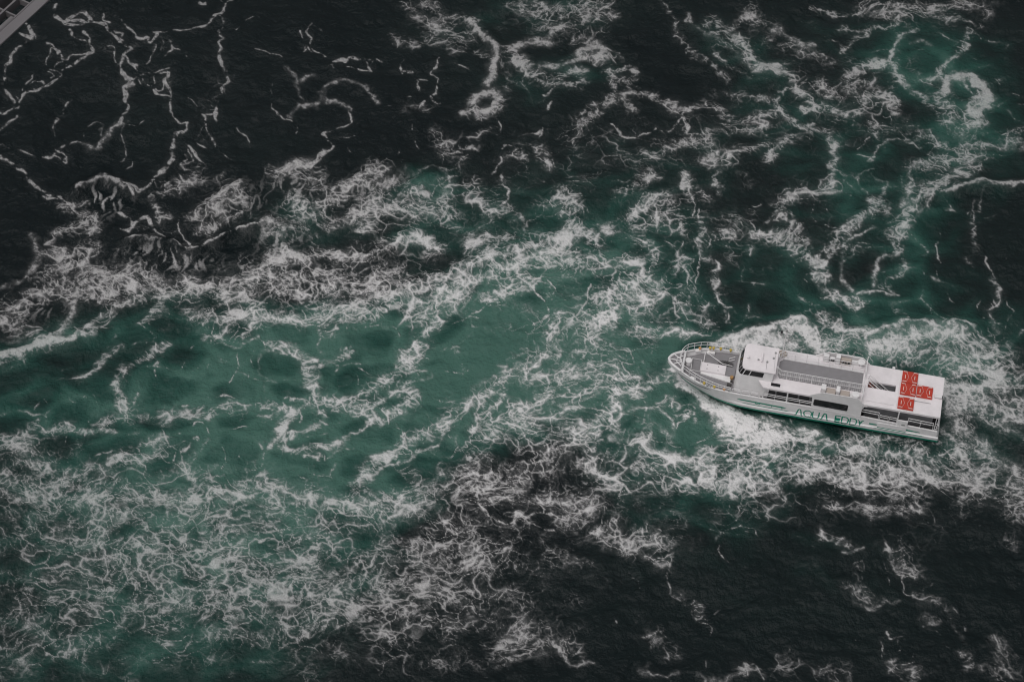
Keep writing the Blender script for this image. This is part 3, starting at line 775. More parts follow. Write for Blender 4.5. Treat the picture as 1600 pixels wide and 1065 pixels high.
s 1.6 .4 1146,904 1142,914
s 1.6 .5 854,988 862,996 872,1012
c 4 .6 866,1004 876,1016 886,1030 900,1038 914,1036 926,1034
r 10 .6 880,1010 900,1020 910,1030
c 5 .55 1000,1046 1012,1052 1030,1054 1046,1056 1060,1050
c 4 .4 1006,1040 1010,1034
c 5 .55 1092,1052 1110,1060 1130,1062 1146,1056
r 8 .6 1150,1050 1170,1040 1185,1044
s 2 .5 1180,1044 1192,1060
s 1.5 .35 1090,1010 1098,1025 1102,1045
r 10 .5 1045,1018 1060,1020
r 12 .45 1010,990 1030,1000
s 2 .45 818,980 830,978 846,976 868,966
r 14 .6 802,975 815,985 805,1000
s 2 .45 858,986 864,990
c 5 .5 800,1030 812,1024
r 14 .5 815,1020 835,1010
s 1.6 .45 802,905 806,915 818,920
r 14 .45 870,870 895,870
s 1 .4 830,892 834,915 824,928
r 12 .6 1290,835 1300,845 1315,855
c 4 .5 1284,824 1290,836 1300,846 1312,858
c 4 .55 1318,866 1334,864 1346,854
s 1.5 .4 1334,866 1330,882 1326,900
r 10 .5 1336,890 1346,896
s 1.6 .4 1368,846 1372,860 1376,870 1384,890 1388,910
r 10 .6 1388,860 1398,868 1410,880
c 3 .5 1384,848 1394,866
r 14 .65 1410,880 1420,890 1440,895
c 4 .45 1422,896 1434,902 1446,902
s 2 .45 1408,892 1410,915 1420,928 1436,928 1448,916 1456,908
c 3.5 .45 1436,930 1450,938 1466,940
r 8 .5 1440,930 1470,945 1490,955
c 4.5 .5 1330,928 1336,940 1350,948 1366,948 1378,942
c 4 .5 1380,936 1394,942 1408,936
r 12 .5 1335,925 1355,935
s 1.5 .4 1416,935 1422,946
s 2 .4 1486,922 1494,932 1502,940
s 2 .4 1490,950 1502,960 1508,972 1510,980
c 5 .35 1490,972 1500,985 1510,1004
r 9 .5 1450,970 1458,965
s 1.5 .4 1460,980 1472,998 1482,1010
s 1.6 .4 1534,978 1550,990 1560,1005 1568,1020
r 12 .5 1560,1000 1570,1020 1565,1045
s 2.5 .45 1385,980 1395,994 1412,994
s 2.5 .4 1404,996 1404,1014
r 14 .55 1390,1040 1410,1035 1425,1045
s 2 .4 1375,995 1382,1020 1388,1045 1384,1065
s 1 .4 1305,990 1325,1000 1345,996 1375,995
s 1.2 .35 1228,1003 1232,1015 1240,1036
r 14 .45 1225,1030 1245,1040
r 18 .5 1270,1055 1300,1050 1320,1060
s 2 .45 1203,1040 1206,1056
s 1.3 .35 1430,1010 1432,1040
r 10 .5 1506,1025 1516,1040
r 14 .5 1540,1045 1580,1050
s 1.2 .4 1572,798 1580,808 1574,818
s 1.4 .4 1460,830 1465,845
r 12 .45 1575,845 1590,850
s 1 .3 1260,870 1280,885
c 26 .5 1478,618 1510,632 1550,640 1600,655
c 12 .5 1485,660 1520,690 1560,720
c 10 .5 1150,655 1190,668 1240,682 1290,690
c 9 .6 1478,600 1500,606 1530,604 1560,596 1600,604
c 8 .55 1476,670 1500,690 1530,704 1570,728 1600,742
c 7 .5 1478,640 1510,644 1550,660 1600,676
r 16 .7 1150,655 1200,675 1260,690 1330,702 1400,712 1460,716
c 6 .6 1180,668 1230,682 1290,694
c 5 .5 1330,700 1390,708 1440,712
r 13 .78 0,562 60,546 120,526 165,490 210,462 270,444 330,446 380,474 430,494 490,498 540,480 600,486 660,470 720,444 780,426 850,398 910,368
c 5 .5 180,478 230,454 290,442 340,450
c 5 .45 400,488 450,498 505,494 545,476
c 5 .45 700,448 760,428 820,408 880,384
'''
def boxblur(F,r):
    for ax in(0,1):
        c=np.cumsum(np.pad(F,[(r+1,r) if a==ax else (0,0) for a in(0,1)],mode='edge'),axis=ax,dtype=np.float64)
        n=F.shape[ax]; F=((np.take(c,np.arange(2*r+1,2*r+1+n),ax)-np.take(c,np.arange(0,n),ax))/(2*r+1)).astype(np.float32)
    return F
def sea_fields(g,unp_uv):
    U,V=g.U,g.V
    Ds=np.zeros(U.shape,np.float32); Dr=Ds.copy(); Dc=Ds.copy(); A=Ds.copy(); B=Ds.copy(); T2=[Ds.copy(),Ds.copy()]
    for ln in STROKES.splitlines():
        if not ln or ln[0]=='#': continue
        k,w,st,*pts=ln.split()
        P=catmull([unp_uv(*map(float,p.split(','))) for p in pts],5); w=float(w); st=float(st)
        F={'s':Ds,'r':Dr,'c':Dc}[k]
        nP=len(P); tt=np.linspace(0,1,nP); hsh=(len(ln)*7.31+P[0][0])%6.28
        env=(.84+.20*np.sin(np.pi*tt)**.6)*(.9+.16*np.sin(tt*nP*.55+hsh)) if k=='s' else 1.
        g.stroke(F,P,(w**.82*.92 if k=='s' else w*1.1),st*env,2,T2 if k!='s' else None)
    for txt,F in((WEB,B),(TEAL,A)):
        for it in txt.replace('\n','').split(';'):
            x,y,rx,ry,rot,st=map(float,it.split()); uv=unp_uv(x,y)
            if F is A and x>1120 and y<500 and st>0: st*=.74
            g.blob(F,uv[0],uv[1],rx*1.15,ry*1.4,rot*1.2,st)
    # warps
    def warp(amp,sc,seed): return amp*perlin(U/sc,V/sc,seed),amp*perlin(U/sc+31.7,V/sc+11.3,seed+50)
    w1=warp(9,70,1); w2=warp(6,26,2); w3=warp(3.5,11,3); w4=warp(1.8,5,4)
    Wx=w2[0]+w3[0]+w4[0]; Wy=w2[1]+w3[1]+w4[1]
    Us,Vs=U+.95*w2[0]+.55*w3[0]+.2*w4[0],V+.95*w2[1]+.55*w3[1]+.2*w4[1]
    ds=g.sample(Ds,Us,Vs)
    Ur,Vr=U+1.2*Wx+w1[0],V+1.2*Wy+w1[1]
    dr=g.sample(Dr,Ur,Vr); dc=g.sample(Dc,U+1.0*Wx,V+1.0*Wy); bb=g.sample(B,Ur,Vr)
    a=g.sample(A,U+2*w1[0]+w2[0],V+2*w1[1]+w2[1])
    # curl swirl for the web coordinates
    qx,qy=U.copy(),V.copy()
    for sc,amp,sd in((130,14,11),(55,4.,12),(22,1.2,13)):
        p0=perlin(qx/sc,qy/sc,sd); px=perlin(qx/sc+.02,qy/sc,sd); py=perlin(qx/sc,qy/sc+.02,sd)
        gx=(px-p0)/.02; gy=(py-p0)/.02
        qx=qx+amp*gy*.6; qy=qy-amp*gx*.6
    f=fbm(U/8,V/7,4,41,.7); f2=fbm(U/34,V/27,3,45); fine=fbm(U/3.4,V/3.0,2,47,.8)
    d=1-(1-np.clip(dr*.94,0,1))*(1-np.clip(bb*.76,0,.9))
    d=np.clip(d*(1.0+.34*f2+.22*perlin(qx/40,qy/31,64)+.22*perlin(U/75,V/60,63)),0,1)
    ex=U+14*perlin(U/95,V/80,211)+5*perlin(U/30,V/26,212); ey=V+14*perlin(U/95,V/80,213)+5*perlin(U/30,V/26,214)
    eb=worley(ex/92,ey/66,215)*70; live=np.clip(ss(.06,.3,boxblur(A,10))+.0,0,1)*(1-ss(.55,.9,d))
    rim=np.exp(-(eb/5.)**1.4)*live*ss(-.35,.25,perlin(U/70,V/60,216)+.3*f2)
    pool=ss(3.,30.,eb)*live
    d=np.clip(np.maximum(d,.62*rim*(.8+.6*f2)),0,.92)
    # drift direction: along the ribbons, else a slow swirl
    sw=perlin(U/150,V/120,141)*3.3+.25
    tx=boxblur(T2[0],5)*2+.22*np.cos(2*sw); ty=boxblur(T2[1],5)*2+.22*np.sin(2*sw)
    an=.5*np.arctan2(ty,tx); tx,ty=np.cos(an).astype(np.float32),np.sin(an).astype(np.float32)
    def drift(N,h,n):
        acc=N.copy()
        for sg in(1,-1):
            X,Y=U,V
            for k in range(n):
                X=X+sg*h*tx if k==0 else X+sg*h*g.sample(tx,X,Y); Y=Y+sg*h*ty if k==0 else Y+sg*h*g.sample(ty,X,Y)
                acc=acc+g.sample(N,X,Y)*(1-(k+1)/(n+2))
        return acc/np.std(acc)*.3
    def veins(sc,sd,w,h,n,msc,bias):
        N=drift(perlin(qx/sc,qy/(sc*.85),sd)+.35*perlin(qx/(sc*.45),qy/(sc*.4),sd+1),h,n)+.06*f
        gy,gx=np.gradient(N,g.du); dist=np.abs(N)/np.sqrt(gx*gx+gy*gy+(.12/sc)**2)
        m=ss(-.5,.45,1.1*perlin(U/msc,V/msc,sd+7)+1.8*d-bias-.40+.5*f)
        ww=w*(.40+.85*d)*(1+.55*f2+.25*f)*(.35+1.5*ss(-.45,.6,perlin(U/(sc*.8),V/(sc*.7),sd+8)+.5*fine))
        return m*np.exp(-(dist/np.maximum(ww,1.05))**1.5)
    qx=qx+.7*w3[0]+.4*w4[0]+.6*w2[0]; qy=qy+.7*w3[1]+.4*w4[1]+.6*w2[1]
    L1=veins(30,151,1.9,2.4,2,70,.6); L2=veins(16,161,1.4,2.,2,45,.7); L3=veins(9,171,1.05,1.5,2,30,.8)
    L1*=1-.6*np.clip(bb*2,0,1)*(1-np.clip(dr*2,0,1))
    lines=1-(1-L1)*(1-.7*L2)*(1-.35*L3)
    def rmf(sc,sd,o=5):
        s=0; w=1; a=1.; t=0
        for k in range(o):
            n_=perlin(qx/sc*2**k+k*7.7,qy/(sc*.85)*2**k-k*3.1,sd+k)
            sg=(1-np.abs(n_)*1.45); sg=np.clip(sg,0,1)**2.6
            s=s+a*sg*w; t+=a; w=np.clip(sg*1.9+.12,0,1); a*=.72
        return s/t
    P=np.maximum(rmf(40,101),.85*rmf(22,121,4)); P=P*(1+.45*f)+.10*fine
    th=.84-.70*d
    patch=.45*ss(th,th+.34,P)+.55*ss(th+.12,th+.42,P+.1*fine)
    net=0
    for sc,sd,g_ in((50,25,1.),(30,28,1.),(17,26,.7)):
        wx_=.46*perlin(U/(sc*1.1),V/(sc*.9),sd+5)+.2*perlin(U/(sc*.5),V/(sc*.42),sd+15); wy_=.46*perlin(U/(sc*1.1)+9,V/(sc*.9),sd+6)+.2*perlin(U/(sc*.5),V/(sc*.42)+9,sd+16)
        wo=worley(qx/sc+wx_,qy/(sc*.78)+wy_,sd)
        th_=(.55+1.25*d)*(sc/26)**.5*(.25+1.6*ss(-.5,.6,perlin(U/(sc*.9),V/(sc*.8),sd+9)+.25*f))
        wl=np.exp(-(wo*sc*.8/np.maximum(th_,.8))**1.4)*ss(-.3,.35,.85*perlin(U/(sc*2.2),V/(sc*2),sd+11)+1.75*d-.80)
        net=1-(1-net)*(1-g_*wl)
    lines=1-(1-.34*lines)*(1-.97*net)
    pres=ss(.04,.20,d)
    fr=1-(1-.11*d*ss(-.35,.5,f2+f+.6*fine))*(1-.95*pres*lines*np.clip(.62+.7*d+.2*fine,0,1))*(1-.6*pres*patch*ss(-.5,.3,f2+.8*d-.2))
    wn=perlin(U/34,V/28,191)+.7*perlin(U/16,V/14,192)
    fs=ss(.24,.52,ds*(1.02+.7*wn+.45*f+.2*fine)*(1-.55*ss(.12,.42,perlin(U/9,V/8,193))*ss(.35,.6,ds)))*(.50+.50*ss(-.35,.4,f+.4*fine))
    halo=boxblur(boxblur(Ds,11),11); halo=g.sample(halo,Us,Vs)
    fs=1-(1-fs)*(1-.8*ss(.008,.10,halo)*np.maximum(L3,L2)*ss(-.3,.4,wn+f))
    fc_=np.clip(dc*(1.04+.55*f+.12*fine+.25*f2)+.25*(P-.3)*ss(.05,.4,dc),0,1.2); fc=np.clip(.35*ss(.1,.8,fc_)+.65*ss(.30,.80,fc_+.30*(lines-.35)*ss(.05,.3,dc)+.05*fine*ss(.05,.4,dc)),0,1)
    fc=fc*(.74+.26*ss(-.45,.35,f2+.7*f+.5*(lines-.4)))
    foam=1-(1-fr)*(1-fs)*(1-fc)
    milky=np.clip(.30*d+.35*dc,0,.5)
    cell=drift(fbm(U/60,V/38,3,71),6.,4)*1.3
    a=np.clip(a*np.clip(.92+.30*cell,.6,1.25)*(1.10-.38*pool)+milky*np.clip(a*2.2,0,1)*.4,0,1.15)
    # vignette painted into the foam: bright mid-frame, dimmer towards the frame edges
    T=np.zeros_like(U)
    for it in VIGNETTE.replace('\n','').split(';'):
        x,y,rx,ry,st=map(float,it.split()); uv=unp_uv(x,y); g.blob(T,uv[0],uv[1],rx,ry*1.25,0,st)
    foam=np.clip(foam*(.36+1.05*foam)*1.04,0,1)
    foam=1-(1-foam)*(1-.12*np.maximum(boxblur(foam,3),.8*boxblur(foam,8))*(.75+.5*ss(-.4,.4,f+f2)))
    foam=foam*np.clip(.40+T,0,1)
    hh=.55*fbm(U/420,V/330,3,81)+.45*fbm(U/110,V/85,3,82)+.16*fbm(U/28,V/24,3,83)
    K=np.zeros_like(U); C=np.zeros_like(U)
    for ln in CREST.splitlines():
        w,st,*pts=ln.split(); g.stroke(C,catmull([unp_uv(*map(float,p.split(','))) for p in pts],5),float(w),float(st),2)
    for it in STREAK.split(';'):
        x,y,rx,ry,st=map(float,it.split()); uv=unp_uv(x,y); g.blob(K,uv[0],uv[1],rx,ry*1.3,0,st)
    sp=perlin((Us+5*w2[0]/6)/6.+.03*V,Vs/30,85)+.7*perlin(Us/11,Vs/24,86)
    foam=1-(1-foam)*(1-.5*np.clip(K,0,1)*ss(.12,.7,sp+.7*f))
    hh=hh+g.sample(C,U+w2[0],V+w2[1])+foam*(.05+.05*f)
    ed=np.minimum(np.minimum(U-g.u[0],g.u[-1]-U),np.minimum(V-g.v[0],g.v[-1]-V)); fade=ss(0,60,ed)
    bt=np.zeros_like(U)
    for x,y in((1120,600),(1200,620),(1280,637),(1360,655),(1440,672)):
        q=unp_uv(x,y); b1=np.zeros_like(U); g.blob(b1,q[0],q[1],80,55,12,1.); bt=np.maximum(bt,b1)
    hh=hh*fade*(1-.9*bt)-.10*bt
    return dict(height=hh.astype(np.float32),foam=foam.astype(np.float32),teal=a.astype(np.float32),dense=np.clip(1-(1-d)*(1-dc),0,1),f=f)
# ------------------------------------------------------------ the sea
c4=[uv_of(-30,-60),uv_of(1630,-60),uv_of(-30,1110),uv_of(1630,1110)]
DU=1.45
u0=min(p[0] for p in c4); u1=max(p[0] for p in c4); v0=min(p[1] for p in c4); v1=max(p[1] for p in c4)
g=Grid(u0,v0,DU,int((u1-u0)/DU),int((v1-v0)/DU)); FL_=sea_fields(g,uv_of)
nu,nv=g.nu,g.nv
co=np.zeros((nu*nv+8,3),np.float32); co[:nu*nv,0]=(g.U/PXM).ravel(); co[:nu*nv,1]=(-g.V/PXM).ravel(); co[:nu*nv,2]=FL_['height'].ravel()
x0,x1=g.u[0]/PXM,g.u[-1]/PXM; y0,y1=-g.v[-1]/PXM,-g.v[0]/PXM; BIG=2500.
base=nu*nv
for k,(x,y) in enumerate(((x0,y0),(x1,y0),(x1,y1),(x0,y1),(-BIG,-BIG),(BIG,-BIG),(BIG,BIG),(-BIG,BIG))): co[base+k]=(x,y,0)
i=np.arange(nu-1); j=np.arange(nv-1); I,J=np.meshgrid(i,j); v=(J*nu+I).ravel()
quads=np.stack([v,v+nu,v+nu+1,v+1],1).astype(np.int32)
ring=np.array([[base+k,base+4+k,base+4+(k+1)%4,base+(k+1)%4] for k in range(4)],np.int32)
quads=np.vstack([quads,ring])
me=bpy.data.meshes.new('sea'); me.vertices.add(len(co)); me.vertices.foreach_set('co',co.ravel())
me.loops.add(quads.size); me.loops.foreach_set('vertex_index',quads.ravel()); me.polygons.add(len(quads)); me.polygons.foreach_set('loop_start',np.arange(0,quads.size,4,dtype=np.int32))
me.polygons.foreach_set('use_smooth',np.ones(len(quads),bool)); me.update(calc_edges=True)
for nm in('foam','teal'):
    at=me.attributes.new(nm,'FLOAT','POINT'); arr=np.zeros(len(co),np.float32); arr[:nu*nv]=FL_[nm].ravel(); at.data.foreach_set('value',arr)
sea=bpy.data.objects.new('sea',me); COL.objects.link(sea); sea['kind']='structure'
m=bpy.data.materials.new('sea water with foam'); m.use_nodes=True; t=m.node_tree; N=t.nodes; Lk=t.links.new; b=N['Principled BSDF']
def attr(n): a=N.new('ShaderNodeAttribute'); a.attribute_name=n; return a.outputs['Fac']
def math_(op,a,b2=None,c=None,clamp=False):
    n=N.new('ShaderNodeMath'); n.operation=op; n.use_clamp=clamp
    for k,vv in enumerate((a,b2,c)):
        if vv is None: continue
        if isinstance(vv,(int,float)): n.inputs[k].default_value=vv
        else: Lk(vv,n.inputs[k])
    return n.outputs[0]
tc=N.new('ShaderNodeTexCoord')
def noise(sc,det=4,rough=.6):
    n=N.new('ShaderNodeTexNoise'); n.inputs['Scale'].default_value=sc; n.inputs['Detail'].default_value=det; n.inputs['Roughness'].default_value=rough; Lk(tc.outputs['Object'],n.inputs['Vector']); return n.outputs['Fac']
fo,te=attr('foam'),attr('teal')
n1=noise(7.5,4,.7)
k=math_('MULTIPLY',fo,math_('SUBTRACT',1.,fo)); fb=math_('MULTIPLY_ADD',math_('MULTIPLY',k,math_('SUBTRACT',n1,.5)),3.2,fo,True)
cr=N.new('ShaderNodeValToRGB'); e=cr.color_ramp.elements
e[0].position=0; e[0].color=(.0022,.0058,.0070,1); e[1].position=1; e[1].color=(.052,.124,.100,1)
for p,cc in((.16,(.0048,.0110,.0112)),(.36,(.0072,.029,.0245)),(.62,(.0155,.060,.048))):
    q=e.new(p); q.color=(*cc,1)
Lk(te,cr.inputs[0])
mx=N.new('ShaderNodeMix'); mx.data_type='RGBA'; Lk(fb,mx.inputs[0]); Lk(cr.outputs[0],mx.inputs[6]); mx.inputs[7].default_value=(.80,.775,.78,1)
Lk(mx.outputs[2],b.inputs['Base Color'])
Lk(math_('MULTIPLY_ADD',fb,.6,.16),b.inputs['Roughness']); b.inputs['IOR'].default_value=1.33; b.inputs['Specular IOR Level'].default_value=.28
h=math_('ADD',math_('ADD',math_('MULTIPLY',noise(.24,3,.5),.9),math_('MULTIPLY',noise(.9,5,.62),.55)),math_('ADD',math_('MULTIPLY',noise(4.,4,.6),.10),math_('MULTIPLY',fb,.16)))
bp=N.new('ShaderNodeBump'); bp.inputs['Strength'].default_value=.8; bp.inputs['Distance'].default_value=.9; Lk(h,bp.inputs['Height']); Lk(bp.outputs[0],b.inputs['Normal'])
me.materials.append(m)

# ------------------------------------------------------------ helpers
class MB:
    def __init__(s): s.b=bmesh.new()
    def box(s,x0,x1,y0,y1,z0,z1,bev=0):
        vs=[s.b.verts.new((x,y,z)) for z in(z0,z1) for x,y in((x0,y0),(x1,y0),(x1,y1),(x0,y1))]
        fs=[s.b.faces.new([vs[i] for i in q]) for q in((3,2,1,0),(4,5,6,7),(0,1,5,4),(1,2,6,5),(2,3,7,6),(3,0,4,7))]
        if bev: bmesh.ops.bevel(s.b,geom=list({e for f in fs for e in f.edges}),offset=bev,segments=2,affect='EDGES',profile=.5)
        return s
    def prism(s,pts,z0,z1):                                   # polygon in xy, extruded in z
        a=[s.b.verts.new((x,y,z0)) for x,y in pts]; c=[s.b.verts.new((x,y,z1)) for x,y in pts]; n=len(pts)
        s.b.faces.new(a[::-1]); s.b.faces.new(c)
        for i in range(n): s.b.faces.new((a[i],a[(i+1)%n],c[(i+1)%n],c[i]))
        return s
    def slab(s,pts,y0,y1):                                    # polygon in xz, extruded in y
        a=[s.b.verts.new((x,y0,z)) for x,z in pts]; c=[s.b.verts.new((x,y1,z)) for x,z in pts]; n=len(pts)
        s.b.faces.new(a[::-1]); s.b.faces.new(c)
        for i in range(n): s.b.faces.new((a[i],a[(i+1)%n],c[(i+1)%n],c[i]))
        return s
    def tube(s,P,r,n=6,closed=False):
        P=[Vector(p) for p in P]; rings=[]; m=len(P)
        for i,p in enumerate(P):
            if closed: t=P[(i+1)%m]-P[i-1]
            else: t=P[min(i+1,m-1)]-P[max(i-1,0)]
            t.normalize(); a=t.orthogonal() if abs(t.z)>.9 else t.cross(Vector((0,0,1))); a.normalize(); b=t.cross(a)
            rings.append([s.b.verts.new(p+a*(r*math.cos(k*2*math.pi/n))+b*(r*math.sin(k*2*math.pi/n))) for k in range(n)])
        for i in range(m if closed else m-1):
            A,B=rings[i],rings[(i+1)%m]
            for k in range(n): s.b.faces.new((A[k],A[(k+1)%n],B[(k+1)%n],B[k]))
        if not closed: s.b.faces.new(rings[0][::-1]); s.b.faces.new(rings[-1])
        return s
    def lathe(s,c,prof,n=16,axis='z'):
        rings=[]
        for r,h in prof:
            ring=[]
            for k in range(n):
                a=2*math.pi*k/n; q=(r*math.cos(a),r*math.sin(a),h)
                if axis=='x': q=(h,q[0],q[1])
                if axis=='y': q=(q[0],h,q[1])
                ring.append(s.b.verts.new((c[0]+q[0],c[1]+q[1],c[2]+q[2])))
            rings.append(ring)
        for A,B in zip(rings,rings[1:]):
            for k in range(n): s.b.faces.new((A[k],A[(k+1)%n],B[(k+1)%n],B[k]))
        s.b.faces.new(rings[0][::-1]); s.b.faces.new(rings[-1]); return s
    def grid(s,rows,closed=False):
        V=[[s.b.verts.new(p) for p in r] for r in rows]
        for A,B in zip(V,V[1:]):
            for k in range(len(A)-(0 if closed else 1)):
                q=[A[k],A[(k+1)%len(A)],B[(k+1)%len(A)],B[k]]
                s.b.faces.new(q)
        return s
    def quad(s,*p): s.b.faces.new([s.b.verts.new(q) for q in p]); return s
    def build(s,name,m,parent=None,smooth=False,label=None):
        bmesh.ops.recalc_face_normals(s.b,faces=s.b.faces)
        me=bpy.data.meshes.new(name); s.b.to_mesh(me); s.b.free()
        if smooth:
            for p in me.polygons: p.use_smooth=True
            me.set_sharp_from_angle(angle=R(40))
        me.materials.append(m); o=bpy.data.objects.new(name,me); COL.objects.link(o)
        if parent: o.parent=parent
        if label: o['label']=label
        return o
def tag(o,label=None,cat=None,group=None,kind=None):
    for k,v in(('label',label),('category',cat),('group',group),('kind',kind)):
        if v: o[k]=v
    return o
def empty(name,M=None):
    o=bpy.data.objects.new(name,None); COL.objects.link(o); o.empty_display_size=.5
    if M is not None: o.matrix_world=M
    return o
YAW,PITCH=R(169.),R(2.2)
_h=Vector((math.cos(YAW)*math.cos(PITCH),math.sin(YAW)*math.cos(PITCH),math.sin(PITCH)))
_p=Vector((-math.sin(YAW),math.cos(YAW),0)); _n=_h.cross(_p); _o=Vector((38.33,-9.55,0))
BM=Matrix(((_h.x,_p.x,_n.x,_o.x),(_h.y,_p.y,_n.y,_o.y),(_h.z,_p.z,_n.z,_o.z),(0,0,0,1)))   # x forward, y port, z up
boat=empty('passenger_boat',BM)
tag(boat,'white double deck sightseeing boat with green lettering and a grey sun deck','boat')
B=boat
# ---- hull
def ip(x,xs,ys): return float(np.interp(x,xs,ys))
GXs=[0,10,16,18.3,20,21,21.9,22.4,23,23.6,24.1,24.45,24.68,24.82]; GBs=[2.33,2.36,2.41,2.45,2.40,2.26,2.04,1.83,1.5,1.16,.86,.60,.36,.03]
GZx=[0,7.3,11.5,16,18,20,22,23.2,24.2,24.9]; GZz=[1.48,1.80,1.91,1.97,2.02,2.08,2.2,2.3,2.36,2.38]
gb=lambda x: ip(x,GXs,GBs); gz=lambda x: ip(x,GZx,GZz)
ROWS=[ # z, tip x, knots
 (-.75,22.6,[0,16,19,21,22.6],[1.3,1.3,.9,.35,.0]),
 (0,23.45,[0,12,16,18,19.3,20.3,21.5,22.75,23.45],[2.27,2.28,2.28,2.2,1.98,1.68,1.14,.54,.02]),
 (.29,23.66,[0,12,16,18,19.3,20.3,21.5,22.75,23.6],[2.29,2.30,2.31,2.24,2.06,1.8,1.28,.66,.02]),
 (.75,24.02,[0,12,16,18,19.5,20.5,21.7,22.75,23.5,24.02],[2.32,2.34,2.36,2.33,2.17,1.93,1.38,.80,.36,.02]),
 (1.4,24.42,[0,12,16,18,19.5,20.7,21.8,22.8,23.6,24.2,24.42],[2.33,2.35,2.39,2.40,2.30,2.10,1.68,1.18,.70,.28,.02])]
ts=np.concatenate([np.linspace(0,.62,14)[:-1],np.linspace(.62,1,26)])
def sm(xs,ys,x):                                       # smoothed interpolation
    return float(np.mean([np.interp(x+k*.18,xs,ys) for k in(-2,-1,0,1,2)])) if x<xs[-1]-.6 else ip(x,xs,ys)
def hull_y(x,z):
    zs=[r[0] for r in ROWS]+[gz(x)]; ys=[sm(r[2],r[3],min(x,r[1])) for r in ROWS]+[sm(GXs,GBs,x)]
    return ip(z,zs,ys)
def row_pts(k,s):
    if k<len(ROWS):
        z,tip,a,b=ROWS[k]; x0=.26 if z>=.7 else .03; return [(x0+t*(tip-x0),s*sm(a,b,x0+t*(tip-x0)),z) for t in ts]
    return [(x,s*sm(GXs,GBs,x),gz(x)) for x in (.28+t*24.54 for t in ts)]
hb=MB()
for s in(1,-1): hb.grid([row_pts(k,s) for k in range(2,6)])
q=[row_pts(k,1)[0] for k in range(2,6)]+[row_pts(k,-1)[0] for k in range(5,1,-1)]
hb.quad(*q)
hull=hb.build('hull',WHITE,B,True)
hb=MB()
for s in(1,-1): hb.grid([row_pts(k,s) for k in range(0,3)])
q=[row_pts(k,1)[0] for k in range(0,3)]+[row_pts(k,-1)[0] for k in range(2,-1,-1)]; hb.quad(*q)
hb.build('hull_bottom',GREEN,B,True,'green painted underwater part of the hull')
# gunwale cap and inner bulwark
xs_g=[x for x in np.linspace(.28,24.82,60)]
for s in(1,-1):
    rows=[]
    for x in xs_g:
        y=sm(GXs,GBs,x); yi=max(y-.13,0.0); z=gz(x); zf=.97 if x<16.2 else 1.76
        rows.append([(x,s*(y+.015),z-.05),(x,s*(y+.015),z+.03),(x,s*yi,z+.03),(x,s*yi,zf)])
    MB().grid(rows).build('bulwark',WHITE,B,True)
    rows=[]                                            # rubbing strake with a flat ledge
    for x in np.linspace(.1,20.3,50):
        k=min(1,(20.3-x)/3.2); k=k*k*(3-2*k); o=.085*k
        rows.append([(x,s*(hull_y(x,.28)-.01),.28),(x,s*(hull_y(x,.32)+o*.8),.32),(x,s*(hull_y(x,.6)+o),.60),(x,s*(hull_y(x,.70)+o),.70),(x,s*(hull_y(x,.76)-.01),.765)])
    MB().grid(rows).build('rub_strake',WHITE,B,True)
def side_y(x,z):
    y=hull_y(x,z)
    if z<.765:
        k=min(1,max(0,(20.3-x)/3.2)); k=k*k*(3-2*k); o=.085*k
        y+= o if z<.70 else o*(.765-z)/.065
    return y
# decks
def deck_outline(x0,x1,inset,n=24):
    xs=np.linspace(x0,x1,n); L=[(x,sm(GXs,GBs,x)-inset) for x in xs]
    return [(x,max(y,.04)) for x,y in L]+[(x,-max(y,.04)) for x,y in L[::-1]]
MB().prism(deck_outline(.34,16.25,.14),.88,.95).build('side_deck',FLOOR,B)
MB().prism(deck_outline(16.3,23.75,.14),1.62,1.74).build('foredeck',GREYD,B)
MB().box(16.25,16.3,-2.2,2.2,.9,1.74).build('bulkhead',WHITE,B)
# paint on the sides
def ribbon(P,w,name,m,parent,s=1,off=.012,label=None):
    mb=MB(); P=[np.array(p,float) for p in P]; Q=[]
    for a,b in zip(P,P[1:]):
        n=max(1,int(np.linalg.norm(b-a)/.06)); Q+=[a+(b-a)*i/n for i in range(n)]
    Q.append(P[-1]); L=[];Rr=[]
    for i,p in enumerate(Q):
        d=Q[min(i+1,len(Q)-1)]-Q[max(i-1,0)]; d=d/(np.linalg.norm(d)+1e-9); nrm=np.array([-d[1],d[0]])
        ww=w(i/(len(Q)-1)) if callable(w) else w
        for lst,sg in((L,1),(Rr,-1)):
            c=p+nrm*sg*ww/2; lst.append((c[0],s*(side_y(c[0],c[1])+off),c[1]))
    mb.grid([L,Rr]); return mb.build(name,m,parent,label=label)
def arc(cx,cz,rx,rz,a0,a1,n=12): return [(cx-rx*math.cos(R(a0+(a1-a0)*i/n)),cz+rz*math.sin(R(a0+(a1-a0)*i/n))) for i in range(n+1)]
zb=lambda x: .54
def letter(P,x0,w=.115,label=None): ribbon([(x0-a,zb(x0)+b) for a,b in P],w,'letter',GREEN,B,label=label)
def a_(P,x0,x): return P
LA=[(0,0),(.12,.09),(.2,.42),(.24,.66),(.31,.80),(.38,.82),(.45,.78),(.50,.62),(.54,.4),(.58,.14),(.68,0)]
def circ(cx,cz,rx,rz,a0,a1,n=18): return [(cx+rx*math.cos(R(a0+(a1-a0)*i/n)),cz+rz*math.sin(R(a0+(a1-a0)*i/n))) for i in range(n+1)]
letter(LA,12.92,label='letter A with splayed feet')
letter([(0,0),(.04,.07)],12.23,.05)
letter(circ(.36,.43,.36,.39,-38,300),12.14,label='letter Q'); letter([(.44,.16),(.60,.07),(.74,.02)],12.14)
letter([(0,.84),(0,.28),(.06,.08),(.2,0),(.36,0),(.5,.08),(.56,.28),(.56,.84)],11.34,label='letter U')
letter(LA,10.62,label='letter A with splayed feet')
